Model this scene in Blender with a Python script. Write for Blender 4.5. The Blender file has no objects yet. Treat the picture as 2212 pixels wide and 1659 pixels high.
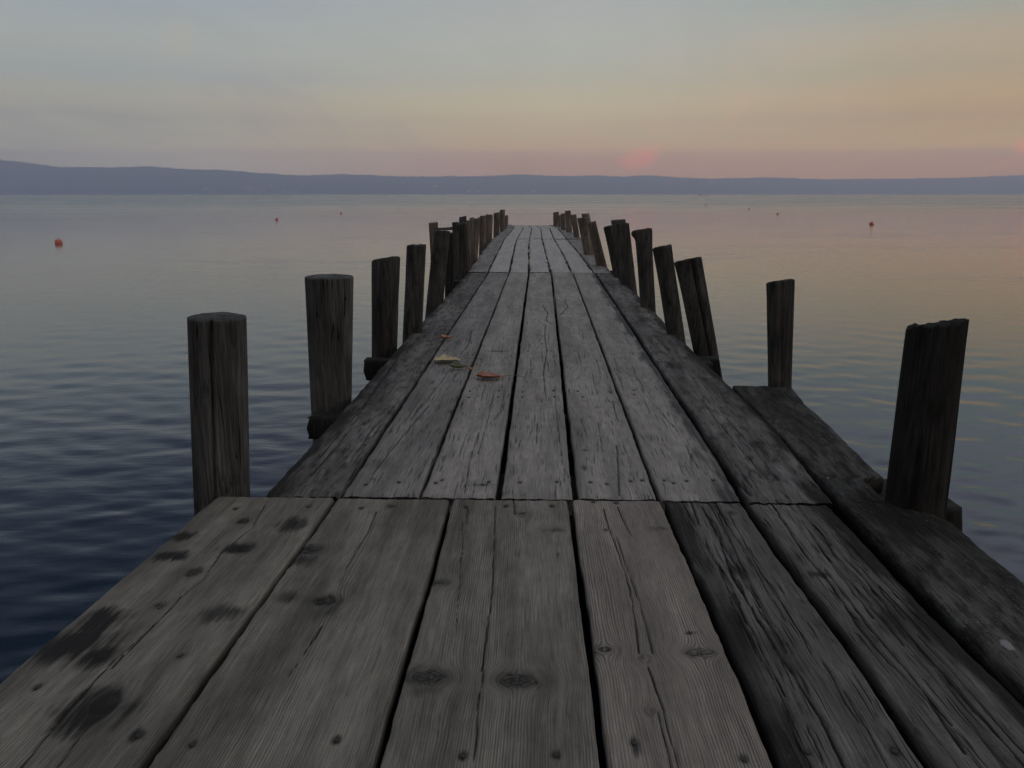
import bpy, bmesh, math, random
import numpy as np
from mathutils import Vector

random.seed(7)
SC = bpy.context.scene
COL = SC.collection
rad = math.radians

# ------------------------------------------------------------------ camera
CAM_H = 0.90                      # eye above the deck (deck top is z = 0)
PITCH, YAW = rad(13.06), rad(2.02)
FPX = 1770.0                      # focal length in units of a 2212 x 1659 picture
WATER = -0.60
cam_d = bpy.data.cameras.new("camera")
cam = bpy.data.objects.new("camera", cam_d)
COL.objects.link(cam)
cam_d.sensor_width = 36.0
cam_d.lens = 36.0 * FPX / 2212.0
cam_d.clip_start = 0.05
cam_d.clip_end = 120000.0
cam.location = (0, 0, CAM_H)
cam.rotation_euler = (math.pi / 2 - PITCH, 0, YAW)
SC.camera = cam

# ------------------------------------------------------------------ render look
SC.view_settings.view_transform = 'Standard'
SC.view_settings.look = 'None'
SC.view_settings.exposure = 0.0
SC.view_settings.gamma = 1.0
SC.cycles.use_denoising = True
SC.cycles.max_bounces = 6
SC.cycles.volume_bounces = 1
SC.cycles.caustics_reflective = False

def lin(r, g, b):
    f = lambda c: (c / 255 / 12.92) if c / 255 <= 0.04045 else ((c / 255 + 0.055) / 1.055) ** 2.4
    return (f(r), f(g), f(b), 1.0)

# ------------------------------------------------------------------ node helper
class NT:
    def __init__(self, tree):
        self.t = tree
        self.n = tree.nodes
    def node(self, kind, **kw):
        nd = self.n.new(kind)
        for k, v in kw.items():
            setattr(nd, k, v)
        return nd
    def link(self, a, b):
        self.t.links.new(a, b)
    def put(self, sock, v):
        if isinstance(v, bpy.types.NodeSocket):
            self.link(v, sock)
        elif v is not None:
            sock.default_value = v
    def math(self, op, a, b=None, c=None, clamp=False):
        nd = self.node('ShaderNodeMath', operation=op, use_clamp=clamp)
        self.put(nd.inputs[0], a)
        if b is not None: self.put(nd.inputs[1], b)
        if c is not None: self.put(nd.inputs[2], c)
        return nd.outputs[0]
    def mix(self, f, a, b, blend='MIX'):
        nd = self.node('ShaderNodeMix', data_type='RGBA', blend_type=blend)
        self.put(nd.inputs[0], f); self.put(nd.inputs[6], a); self.put(nd.inputs[7], b)
        return nd.outputs[2]
    def ramp(self, f, stops, interp='LINEAR'):
        nd = self.node('ShaderNodeValToRGB')
        cr = nd.color_ramp
        cr.interpolation = interp
        while len(cr.elements) < len(stops):
            cr.elements.new(0.5)
        for e, (p, c) in zip(cr.elements, stops):
            e.position = p
            e.color = c if len(c) == 4 else (*c, 1)
        self.put(nd.inputs[0], f)
        return nd.outputs[0]
    def smooth(self, v, a, b):
        nd = self.node('ShaderNodeMapRange', interpolation_type='SMOOTHSTEP')
        self.put(nd.inputs[0], v)
        nd.inputs[1].default_value = a; nd.inputs[2].default_value = b
        return nd.outputs[0]
    def xyz(self, x, y, z):
        nd = self.node('ShaderNodeCombineXYZ')
        self.put(nd.inputs[0], x); self.put(nd.inputs[1], y); self.put(nd.inputs[2], z)
        return nd.outputs[0]
    def noise(self, vec, scale=1.0, detail=3.0, rough=0.55, dist=0.0):
        nd = self.node('ShaderNodeTexNoise')
        self.put(nd.inputs['Vector'], vec)
        nd.inputs['Scale'].default_value = scale
        nd.inputs['Detail'].default_value = detail
        nd.inputs['Roughness'].default_value = rough
        nd.inputs['Distortion'].default_value = dist
        return nd.outputs[0]

# ------------------------------------------------------------------ dusk sky
W = bpy.data.worlds.new("World")
SC.world = W
W.use_nodes = True
SUN_EL, SUN_AZ = rad(4.0), rad(120.0)      # the glow lies to the right of the pier
#SKYBEGIN
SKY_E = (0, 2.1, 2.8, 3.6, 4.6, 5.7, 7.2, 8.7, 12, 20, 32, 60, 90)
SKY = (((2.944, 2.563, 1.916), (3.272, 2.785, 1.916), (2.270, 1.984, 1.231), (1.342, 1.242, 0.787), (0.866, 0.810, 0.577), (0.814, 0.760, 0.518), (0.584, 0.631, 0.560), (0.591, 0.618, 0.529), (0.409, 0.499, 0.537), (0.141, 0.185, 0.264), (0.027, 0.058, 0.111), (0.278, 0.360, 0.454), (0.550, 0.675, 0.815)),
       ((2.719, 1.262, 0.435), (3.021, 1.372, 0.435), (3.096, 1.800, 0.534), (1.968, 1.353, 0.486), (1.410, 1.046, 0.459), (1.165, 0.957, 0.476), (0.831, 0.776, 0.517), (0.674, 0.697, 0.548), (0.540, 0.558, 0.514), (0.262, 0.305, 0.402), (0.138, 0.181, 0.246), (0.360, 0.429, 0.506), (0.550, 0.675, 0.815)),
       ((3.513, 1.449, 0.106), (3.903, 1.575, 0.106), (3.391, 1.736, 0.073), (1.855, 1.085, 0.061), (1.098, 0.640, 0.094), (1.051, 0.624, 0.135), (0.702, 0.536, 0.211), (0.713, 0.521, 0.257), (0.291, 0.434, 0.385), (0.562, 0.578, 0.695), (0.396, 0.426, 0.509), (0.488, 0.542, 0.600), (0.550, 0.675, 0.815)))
#SKYEND
def build_world():
    t = NT(W.node_tree)
    t.n.clear()
    out = t.node('ShaderNodeOutputWorld')
    bg = t.node('ShaderNodeBackground')
    tc = t.node('ShaderNodeTexCoord')
    sep = t.node('ShaderNodeSeparateXYZ')
    t.link(tc.outputs['Generated'], sep.inputs[0])
    x, y, z = sep.outputs
    el = t.math('MULTIPLY', t.math('ARCSINE', z), 180 / math.pi)
    az = t.math('MULTIPLY', t.math('ARCTAN2', x, y), 180 / math.pi)      # 0 ahead, + right
    # thin streaky veil: shifts the height at which the colours change
    vec = t.xyz(t.math('MULTIPLY', az, 0.028), t.math('MULTIPLY', el, 0.22), 3.7)
    rx = t.math('MULTIPLY', t.math('SUBTRACT', az, 4.0), 0.30)
    ry = t.math('ADD', el, 3.0)
    ra = t.math('ARCTAN2', ry, rx)                      # wisps fan out from far down the lake
    rr = t.math('SQRT', t.math('ADD', t.math('MULTIPLY', rx, rx), t.math('MULTIPLY', ry, ry)))
    st = t.noise(t.xyz(t.math('MULTIPLY', ra, 6.5), t.math('MULTIPLY', rr, 0.20), 3.7), 1.0, 6.0, 0.62, 0.9)
    st2 = t.noise(t.xyz(t.math('MULTIPLY', az, 0.012), t.math('MULTIPLY', el, 0.10), 9.1), 1.0, 3.0, 0.5)
    el2 = t.math('ADD', el, t.math('MULTIPLY', t.math('SUBTRACT', st, 0.5), 0.7))
    el2 = t.math('ADD', el2, t.math('MULTIPLY', t.math('SUBTRACT', st2, 0.5), 0.7))
    f = t.math('SQRT', t.math('DIVIDE', t.math('MAXIMUM', el2, 0.0), 90.0))
    P = lambda e: math.sqrt(e / 90.0)
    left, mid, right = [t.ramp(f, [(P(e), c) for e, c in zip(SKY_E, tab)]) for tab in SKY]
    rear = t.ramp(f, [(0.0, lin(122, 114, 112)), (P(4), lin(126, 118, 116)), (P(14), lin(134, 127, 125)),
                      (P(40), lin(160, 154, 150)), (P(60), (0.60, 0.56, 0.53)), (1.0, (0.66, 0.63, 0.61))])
    c = t.mix(t.smooth(az, -30, 2), left, mid)
    c = t.mix(t.smooth(az, 0, 32), c, right)
    back = t.smooth(t.math('ABSOLUTE', az), 65, 150)
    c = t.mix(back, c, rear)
    # soft brightness streaks
    k = t.math('ADD', 1.0, t.math('MULTIPLY', t.math('SUBTRACT', st, 0.5), 0.22))
    kk = t.node('ShaderNodeVectorMath', operation='SCALE')
    t.link(c, kk.inputs[0]); t.link(k, kk.inputs[3])
    c = kk.outputs[0]
    # a grey-violet bank low on the left and small glowing cloud puffs
    def blob(a0, e0, sa, se, warp=0.5):
        n = t.noise(t.xyz(t.math('MULTIPLY', az, 0.9), t.math('MULTIPLY', el, 1.3), a0), 1.0, 4.0, 0.6)
        n = t.math('MULTIPLY', t.math('SUBTRACT', n, 0.5), warp)
        da = t.math('DIVIDE', t.math('SUBTRACT', az, a0), sa)
        de = t.math('DIVIDE', t.math('SUBTRACT', el, e0), se)
        d = t.math('ADD', t.math('ADD', t.math('MULTIPLY', da, da), t.math('MULTIPLY', de, de)), n)
        return t.math('SUBTRACT', 1.0, t.smooth(d, 0.1, 1.6))
    def tint(c, m, k, col):
        return t.mix(t.math('MULTIPLY', m, k), c, t.mix(1.0, c, col, 'MULTIPLY'))
    veil = t.math('MULTIPLY', t.smooth(st, 0.46, 0.66), t.math('MULTIPLY', t.math('SUBTRACT', 1.0, t.smooth(az, -14, 6)), t.math('SUBTRACT', 1.0, t.smooth(el, 6.0, 10.0))))
    c = tint(c, veil, 0.8, (0.87, 0.85, 0.94, 1))
    rosy = t.math('MULTIPLY', t.smooth(st, 0.48, 0.66), t.math('MULTIPLY', t.smooth(az, -12, 8), t.math('SUBTRACT', 1.0, t.smooth(el, 6.5, 11.0))))
    c = tint(c, rosy, 0.8, (1.12, 0.98, 0.93, 1))
    c = tint(c, blob(-22.8, 9.4, 1.0, 1.3, 1.8), 0.35, (1.20, 1.03, 0.86, 1))
    c = tint(c, blob(6.3, 2.25, 1.25, 0.62, 2.2), 0.45, (2.0, 0.88, 0.78, 1))
    c = tint(c, blob(7.3, 2.75, 0.8, 0.40, 2.2), 0.45, (1.7, 0.88, 0.80, 1))
    c = tint(c, blob(29.8, 2.65, 1.2, 0.6, 2.0), 0.85, (1.8, 0.85, 0.7, 1))
    # a low physical sky adds its share of twilight blue
    sky = t.node('ShaderNodeTexSky', sky_type='NISHITA')
    sky.sun_disc = False
    sky.sun_elevation = rad(-2.0)
    sky.sun_rotation = SUN_AZ
    c = t.mix(0.05, c, sky.outputs[0], 'ADD')
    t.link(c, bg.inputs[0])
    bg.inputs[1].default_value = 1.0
    t.link(bg.outputs[0], out.inputs[0])
build_world()

sun_d = bpy.data.lights.new("sun", 'SUN')
sun_d.energy = 0.36
sun_d.angle = rad(25)
sun_d.color = (1.0, 0.87, 0.74)
sun = bpy.data.objects.new("sun", sun_d)
COL.objects.link(sun)
_d = Vector((math.sin(SUN_AZ) * math.cos(rad(14)), math.cos(SUN_AZ) * math.cos(rad(14)), math.sin(rad(14))))
sun.rotation_euler = _d.to_track_quat('Z', 'Y').to_euler()

# ------------------------------------------------------------------ picture -> place
_fw = np.array([-math.sin(YAW) * math.cos(PITCH), math.cos(YAW) * math.cos(PITCH), -math.sin(PITCH)])
_rt = np.array([math.cos(YAW), math.sin(YAW), 0.0])
_up = np.cross(_rt, _fw)
_o = np.array([0, 0, CAM_H])
def ray(px, py):
    d = _fw * FPX + _rt * (px - 1106.0) + _up * (829.5 - py)
    return d / np.linalg.norm(d)
def on_z(px, py, z=0.0):
    d = ray(px, py)
    return _o + d * ((z - CAM_H) / d[2])
def on_y(px, py, Y):
    d = ray(px, py)
    return _o + d * (Y / d[1])

# ------------------------------------------------------------------ numpy noise
def _hash(ix, iy, seed):
    h = (ix.astype(np.int64) * 374761393 + iy.astype(np.int64) * 668265263 + seed * 1442695041) & 0xFFFFFFFF
    h = ((h ^ (h >> 13)) * 1274126177) & 0xFFFFFFFF
    return ((h ^ (h >> 16)) & 0xFFFF) / 65535.0
def vnoise(x, y, seed=0):
    x = np.asarray(x, float); y = np.asarray(y, float)
    x, y = np.broadcast_arrays(x, y)
    x0 = np.floor(x); y0 = np.floor(y)
    fx = x - x0; fy = y - y0
    fx = fx * fx * (3 - 2 * fx); fy = fy * fy * (3 - 2 * fy)
    a = _hash(x0, y0, seed); b = _hash(x0 + 1, y0, seed)
    c = _hash(x0, y0 + 1, seed); d = _hash(x0 + 1, y0 + 1, seed)
    return (a + (b - a) * fx) * (1 - fy) + (c + (d - c) * fx) * fy - 0.5
def fbm(x, y, seed=0, oct=3):
    s = 0; a = 1.0
    for k in range(oct):
        s = s + a * vnoise(x * 2 ** k, y * 2 ** k, seed + k * 17)
        a *= 0.5
    return s

# ------------------------------------------------------------------ objects
def tag(o, label, cat, group=None):
    o['label'] = label; o['category'] = cat
    if group: o['group'] = group
    return o
def struct(o, kind='structure'):
    o['kind'] = kind
    return o
def empty(name, loc=(0, 0, 0)):
    o = bpy.data.objects.new(name, None)
    o.location = loc
    o.empty_display_size = 0.1
    COL.objects.link(o)
    return o
def mesh_obj(name, verts, faces, mat, parent=None, smooth=True, loc=(0, 0, 0)):
    me = bpy.data.meshes.new(name)
    me.from_pydata([tuple(v) for v in verts], [], [tuple(f) for f in faces])
    me.materials.append(mat)
    if smooth:
        me.polygons.foreach_set('use_smooth', np.ones(len(me.polygons), bool))
    o = bpy.data.objects.new(name, me)
    o.location = loc
    COL.objects.link(o)
    if parent: o.parent = parent
    return o
def grid_mesh(name, V, nu, nv, extra_faces=None, wrap=False):
    """V: (nv, nu, 3) array -> mesh with quads; fast path"""
    me = bpy.data.meshes.new(name)
    n = V.reshape(-1, 3)
    cu = nu if wrap else nu - 1
    iu = np.arange(cu); iv = np.arange(nv - 1)
    IU, IV = np.meshgrid(iu, iv)
    I2 = (IU + 1) % nu
    q = np.stack([IV * nu + IU, IV * nu + I2, (IV + 1) * nu + I2, (IV + 1) * nu + IU], -1).reshape(-1, 4)
    ex = extra_faces or []
    loops = np.concatenate([q.reshape(-1)] + [np.array(f) for f in ex]).astype(np.int32)
    sizes = np.concatenate([np.full(len(q), 4), np.array([len(f) for f in ex], int)]).astype(np.int32)
    starts = np.concatenate([[0], np.cumsum(sizes)[:-1]]).astype(np.int32)
    me.vertices.add(len(n)); me.vertices.foreach_set('co', n.astype(np.float32).reshape(-1))
    me.loops.add(len(loops)); me.loops.foreach_set('vertex_index', loops)
    me.polygons.add(len(sizes)); me.polygons.foreach_set('loop_start', starts)
    me.polygons.foreach_set('use_smooth', np.ones(len(sizes), bool))
    me.update(calc_edges=True)
    me.validate()
    return me

# ------------------------------------------------------------------ materials
def new_mat(name):
    m = bpy.data.materials.new(name)
    m.use_nodes = True
    t = NT(m.node_tree)
    b = t.n['Principled BSDF']
    return m, t, b

def plank_wood(name, lo, hi, dark, crack=0.5, fine=1.0, moss=0.0, fleck=0.0, ring=0.4, rough=0.8, wander=0.0, blotch=0.6, spec=0.35):
    """weathered board; grain runs along v of the grain map (metres)"""
    m, t, b = new_mat(name)
    uv = t.node('ShaderNodeUVMap', uv_map='grain')
    sp = t.node('ShaderNodeSeparateXYZ'); t.link(uv.outputs[0], sp.inputs[0])
    u, v = sp.outputs[0], sp.outputs[1]
    at = t.node('ShaderNodeAttribute', attribute_name='marks')
    ms = t.node('ShaderNodeSeparateColor'); t.link(at.outputs['Color'], ms.inputs[0])
    knot, stain, pale = ms.outputs[0], ms.outputs[1], ms.outputs[2]
    # the grain wanders a little
    wn = t.noise(t.xyz(t.math('MULTIPLY', u, 9.0), t.math('MULTIPLY', v, 3.2 + 6 * wander), 0.0), 1.0, 2.0)
    u = t.math('ADD', u, t.math('MULTIPLY', t.math('SUBTRACT', wn, 0.5), 0.012 + 0.02 * wander))
    def g(fu, fv, det=3.0, ro=0.55, off=0.0):
        return t.noise(t.xyz(t.math('MULTIPLY', u, fu), t.math('MULTIPLY', v, fv), off), 1.0, det, ro)
    broad = g(10, 1.1, 3)
    fib = g(330, 9.0, 3, 0.7, 2.0)
    fib2 = g(90, 1.6, 3, 0.6, 5.0)
    wv = t.math('ADD', u, t.math('MULTIPLY', t.math('SUBTRACT', g(14, 0.5, 2.0, 0.5, 8.0), 0.5), 0.030))
    rings = t.math('SINE', t.math('MULTIPLY', wv, 2 * math.pi / 0.0052))
    rings = t.math('MULTIPLY', rings, t.math('ADD', 0.35, t.math('MULTIPLY', t.smooth(g(7, 0.9, 2.0, 0.5, 31.0), 0.35, 0.65), 0.9)))
    patch = t.noise(t.xyz(t.math('MULTIPLY', u, 22), t.math('MULTIPLY', v, 11), 1.0), 1.0, 5.0, 0.65)
    grit = t.noise(t.xyz(u, t.math('MULTIPLY', v, 0.5), 0.0), 620.0, 2.0, 0.7)
    c = t.mix(t.smooth(broad, 0.3, 0.7), lo, hi)
    fv = t.math('ADD', 1.0, t.math('MULTIPLY', t.math('SUBTRACT', fib, 0.5), 2.0 * fine))
    fv = t.math('ADD', fv, t.math('MULTIPLY', t.math('SUBTRACT', fib2, 0.5), 0.55 * fine))
    fv = t.math('ADD', fv, t.math('MULTIPLY', rings, 0.17 * ring))
    fv = t.math('ADD', fv, t.math('MULTIPLY', t.math('SUBTRACT', grit, 0.5), 0.9))
    fv = t.math('MULTIPLY', fv, t.math('ADD', 1.0 - 0.5 * blotch, t.math('MULTIPLY', patch, blotch)))
    sc = t.node('ShaderNodeVectorMath', operation='SCALE'); t.link(c, sc.inputs[0]); t.link(t.math('MAXIMUM', fv, 0.12), sc.inputs[3])
    c = sc.outputs[0]
    # black weathering that follows the grain
    if moss > 0:
        mm = t.noise(t.xyz(t.math('MULTIPLY', u, 30), t.math('MULTIPLY', v, 7), 4.0), 1.0, 6.0, 0.72)
        mk = t.smooth(mm, 0.62 - 0.22 * moss, 0.78 - 0.2 * moss)
        c = t.mix(t.math('MULTIPLY', mk, 0.85), c, dark)
    # stains from the mesh, broken up by the fibres
    sq = t.math('ADD', t.math('MULTIPLY', stain, 1.35), t.math('MULTIPLY', t.math('SUBTRACT', fib2, 0.5), 1.5))
    sq = t.math('ADD', sq, t.math('MULTIPLY', t.math('SUBTRACT', patch, 0.5), 0.9))
    sq = t.math('ADD', sq, t.math('MULTIPLY', t.math('SUBTRACT', fib, 0.5), 1.5))
    sk = t.math('MULTIPLY', t.smooth(sq, 0.10, 1.30), t.smooth(stain, 0.02, 0.40))
    c = t.mix(sk, c, dark)
    # drying checks: thin broken dark lines along the grain
    def checks(fu, fv_, w, lo_, hi_, off):
        line = t.smooth(g(fu, fv_, 1.0, 0.4, off), w, w + 0.045)
        msk = t.noise(t.xyz(t.math('MULTIPLY', u, 14), t.math('MULTIPLY', v, 2.0), off + 3.0), 1.0, 3.0, 0.6)
        return t.math('MULTIPLY', line, t.smooth(msk, lo_, hi_))
    ck = t.math('MAXIMUM', checks(190, 5.0 + 4 * wander, 0.650 - 0.02 * crack, 0.60 - 0.26 * crack, 0.70 - 0.24 * crack, 11.0),
                checks(130, 3.2 + 3 * wander, 0.675 - 0.02 * crack, 0.62 - 0.22 * crack, 0.72 - 0.2 * crack, 21.0))
    ck = t.math('MULTIPLY', ck, min(0.85, 0.3 + 0.6 * crack))
    c = t.mix(ck, c, (0.006, 0.006, 0.006, 1))
    # knots
    kr = t.noise(t.xyz(t.math('MULTIPLY', u, 140), t.math('MULTIPLY', v, 60), 6.0), 1.0, 3.0, 0.6)
    kl = t.smooth(t.math('SINE', t.math('ADD', t.math('MULTIPLY', knot, 26.0), t.math('MULTIPLY', kr, 9.0))), 0.1, 0.9)
    kf = t.math('ADD', 0.25, t.math('ADD', t.math('MULTIPLY', kl, 0.5), t.math('MULTIPLY', t.smooth(kr, 0.45, 0.6), 0.35)))
    c = t.mix(t.math('MULTIPLY', t.smooth(knot, 0.02, 0.45), kf, clamp=True), c, (0.014, 0.012, 0.011, 1))
    # pale lichen flecks
    if fleck > 0:
        fl = t.noise(t.xyz(t.math('MULTIPLY', u, 210), t.math('MULTIPLY', v, 70), 14.0), 1.0, 3.0, 0.7)
        fm = t.noise(t.xyz(t.math('MULTIPLY', u, 15), t.math('MULTIPLY', v, 6), 15.0), 1.0, 3.0, 0.6)
        fk = t.math('MULTIPLY', t.smooth(fl, 0.60, 0.70), t.smooth(fm, 0.40, 0.62))
        c = t.mix(t.math('MULTIPLY', fk, fleck), c, (0.26, 0.25, 0.235, 1))
    c = t.mix(t.math('MULTIPLY', pale, t.math('ADD', 0.45, t.math('MULTIPLY', patch, 0.8)), clamp=True), c, (0.24, 0.235, 0.225, 1))
    t.link(c, b.inputs['Base Color'])
    b.inputs['Roughness'].default_value = rough
    b.inputs['Specular IOR Level'].default_value = spec
    # relief
    h = t.math('ADD', t.math('MULTIPLY', fib, 0.35), t.math('MULTIPLY', fib2, 0.6))
    h = t.math('ADD', h, t.math('MULTIPLY', rings, 0.12 * ring))
    h = t.math('SUBTRACT', h, t.math('MULTIPLY', ck, 1.6))
    h = t.math('ADD', h, t.math('MULTIPLY', grit, 0.18))
    h = t.math('ADD', h, t.math('MULTIPLY', patch, 0.4))
    bp = t.node('ShaderNodeBump')
    bp.inputs['Strength'].default_value = 0.9
    bp.inputs['Distance'].default_value = 0.0022
    t.link(h, bp.inputs['Height'])
    t.link(bp.outputs[0], b.inputs['Normal'])
    return m

DK = (0.016, 0.0145, 0.013, 1)
M_SMOOTH = plank_wood('weathered_smooth_board', (0.092, 0.083, 0.070, 1), (0.188, 0.170, 0.143, 1), DK, spec=0.18, crack=0.05, ring=1.2, fine=0.9, moss=0.10, blotch=0.9)
M_PINK = plank_wood('weathered_warm_board', (0.138, 0.120, 0.102, 1), (0.224, 0.196, 0.168, 1), DK, spec=0.2, crack=0.05, ring=1.7, fine=0.8, moss=0.0, blotch=0.7)
M_WORN = plank_wood('weathered_worn_board', (0.162, 0.144, 0.125, 1), (0.262, 0.236, 0.207, 1), DK, crack=0.72, ring=0.45, fine=1.0, moss=0.20, fleck=0.0, wander=0.22, blotch=1.0, rough=0.66, spec=0.36)
M_MID = plank_wood('weathered_half_dark_board', (0.102, 0.091, 0.080, 1), (0.205, 0.184, 0.163, 1), DK, crack=0.9, ring=0.35, fine=1.0, moss=0.25, fleck=0.15, wander=0.15, blotch=0.9, rough=0.7, spec=0.45)
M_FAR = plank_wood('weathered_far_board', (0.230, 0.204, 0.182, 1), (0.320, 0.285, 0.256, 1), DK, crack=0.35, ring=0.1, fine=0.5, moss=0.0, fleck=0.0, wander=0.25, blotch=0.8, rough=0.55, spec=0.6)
M_ROUGH = plank_wood('weathered_rough_board', (0.056, 0.052, 0.048, 1), (0.135, 0.124, 0.115, 1), DK, crack=0.85, ring=0.5, fine=1.2, moss=0.35, fleck=0.22, wander=0.05, rough=0.85, blotch=1.0, spec=0.15)
M_EDGE = plank_wood('weathered_outer_board', (0.062, 0.057, 0.052, 1), (0.162, 0.150, 0.140, 1), DK, crack=0.75, ring=0.3, fine=1.3, moss=0.6, fleck=0.5, wander=0.08, rough=0.88, blotch=1.0, spec=0.15)
M_BLACK = plank_wood('blackened_mossy_board', (0.026, 0.025, 0.022, 1), (0.085, 0.081, 0.075, 1), DK, crack=0.6, ring=0.2, fine=1.3, moss=0.85, fleck=0.7, wander=0.08, rough=0.94, blotch=1.0, spec=0.1)

def post_wood(name, lo, hi, dark, moss=0.5):
    m, t, b = new_mat(name)
    tc = t.node('ShaderNodeTexCoord')
    oi = t.node('ShaderNodeObjectInfo')
    mp = t.node('ShaderNodeVectorMath', operation='ADD')
    t.link(tc.outputs['Object'], mp.inputs[0])
    t.link(t.xyz(t.math('MULTIPLY', oi.outputs['Random'], 31.0), t.math('MULTIPLY', oi.outputs['Random'], 17.0), 0.0), mp.inputs[1])
    sp = t.node('ShaderNodeSeparateXYZ'); t.link(mp.outputs[0], sp.inputs[0])
    x, y, z = sp.outputs
    def g(fx, fz, det=3.0, ro=0.6, off=0.0):
        return t.noise(t.xyz(t.math('MULTIPLY', x, fx), t.math('MULTIPLY', y, fx), t.math('ADD', t.math('MULTIPLY', z, fz), off)), 1.0, det, ro)
    fib = g(170, 5.0, 3, 0.65)
    fib2 = g(55, 1.4, 3, 0.6, 3.0)
    broad = g(9, 2.0, 4, 0.6, 7.0)
    grit = g(300, 300, 2, 0.6)
    c = t.mix(t.smooth(broad, 0.32, 0.68), lo, hi)
    k = t.math('ADD', 1.0, t.math('MULTIPLY', t.math('SUBTRACT', fib, 0.5), 2.5))
    k = t.math('ADD', k, t.math('MULTIPLY', t.math('SUBTRACT', fib2, 0.5), 1.5))
    k = t.math('ADD', k, t.math('MULTIPLY', t.math('SUBTRACT', grit, 0.5), 0.5))
    sc = t.node('ShaderNodeVectorMath', operation='SCALE'); t.link(c, sc.inputs[0]); t.link(t.math('MAXIMUM', k, 0.1), sc.inputs[3])
    c = sc.outputs[0]
    mm = g(22, 6.0, 5, 0.7, 12.0)
    c = t.mix(t.math('MULTIPLY', t.smooth(mm, 0.62 - 0.25 * moss, 0.78 - 0.2 * moss), 0.8), c, dark)
    r = t.math('ABSOLUTE', t.math('SUBTRACT', g(34, 0.8, 1.5, 0.45, 19.0), 0.5))
    ck = t.math('MULTIPLY', t.math('SUBTRACT', 1.0, t.smooth(r, 0.003, 0.011)), t.smooth(g(7, 1.5, 2, 0.5, 23.0), 0.50, 0.58))
    c = t.mix(ck, c, (0.006, 0.006, 0.005, 1))
    t.link(c, b.inputs['Base Color'])
    b.inputs['Roughness'].default_value = 0.9
    b.inputs['Specular IOR Level'].default_value = 0.2
    h = t.math('ADD', t.math('MULTIPLY', fib, 0.5), t.math('MULTIPLY', fib2, 0.9))
    h = t.math('SUBTRACT', h, t.math('MULTIPLY', ck, 1.6))
    h = t.math('ADD', h, t.math('MULTIPLY', mm, 0.5))
    bp = t.node('ShaderNodeBump')
    bp.inputs['Strength'].default_value = 0.9
    bp.inputs['Distance'].default_value = 0.004
    t.link(h, bp.inputs['Height']); t.link(bp.outputs[0], b.inputs['Normal'])
    return m
M_POST = post_wood('dark_weathered_post', (0.028, 0.0265, 0.024, 1), (0.070, 0.066, 0.059, 1), (0.010, 0.010, 0.009, 1), 0.5)
M_POSTG = post_wood('grey_weathered_post', (0.045, 0.044, 0.041, 1), (0.098, 0.094, 0.088, 1), (0.014, 0.014, 0.012, 1), 0.35)
M_POSTB = post_wood('brown_weathered_post', (0.095, 0.079, 0.066, 1), (0.180, 0.148, 0.123, 1), (0.024, 0.021, 0.018, 1), 0.3)
M_POSTK = post_wood('blackened_post', (0.010, 0.0095, 0.0085, 1), (0.028, 0.0265, 0.024, 1), (0.006, 0.006, 0.005, 1), 0.6)

def plain(name, col, rough=0.6, var=0.2, scale=30.0, spec=0.4):
    m, t, b = new_mat(name)
    tc = t.node('ShaderNodeTexCoord')
    n = t.noise(tc.outputs['Object'], scale, 4.0, 0.6)
    k = t.math('ADD', 1.0 - var, t.math('MULTIPLY', n, 2 * var))
    sc = t.node('ShaderNodeVectorMath', operation='SCALE')
    sc.inputs[0].default_value = col[:3]
    t.link(k, sc.inputs[3])
    t.link(sc.outputs[0], b.inputs['Base Color'])
    b.inputs['Roughness'].default_value = rough
    b.inputs['Specular IOR Level'].default_value = spec
    return m
M_NAIL = plain('rusty_nail', (0.020, 0.016, 0.014), 0.6, 0.4, 300)
M_BUOY = plain('red_buoy_plastic', (0.58, 0.165, 0.12), 0.45, 0.25, 9)
M_ROPE = plain('wet_rope', (0.05, 0.045, 0.04), 0.9)
M_BOATW = plain('white_hull_paint', (0.90, 0.86, 0.80), 0.35, 0.04, 1)
M_BOATD = plain('dark_boat_trim', (0.04, 0.04, 0.045), 0.5, 0.2, 1)
M_HW = plain('pale_plaster', (0.92, 0.90, 0.86), 0.9, 0.08, 0.1)
M_HP = plain('pink_plaster', (0.80, 0.46, 0.38), 0.9, 0.12, 0.1)
M_ROOF = plain('terracotta_tiles', (0.42, 0.20, 0.14), 0.9, 0.2, 0.2)
M_STEM = plain('dry_leaf_stem', (0.16, 0.10, 0.07), 0.7)

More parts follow.
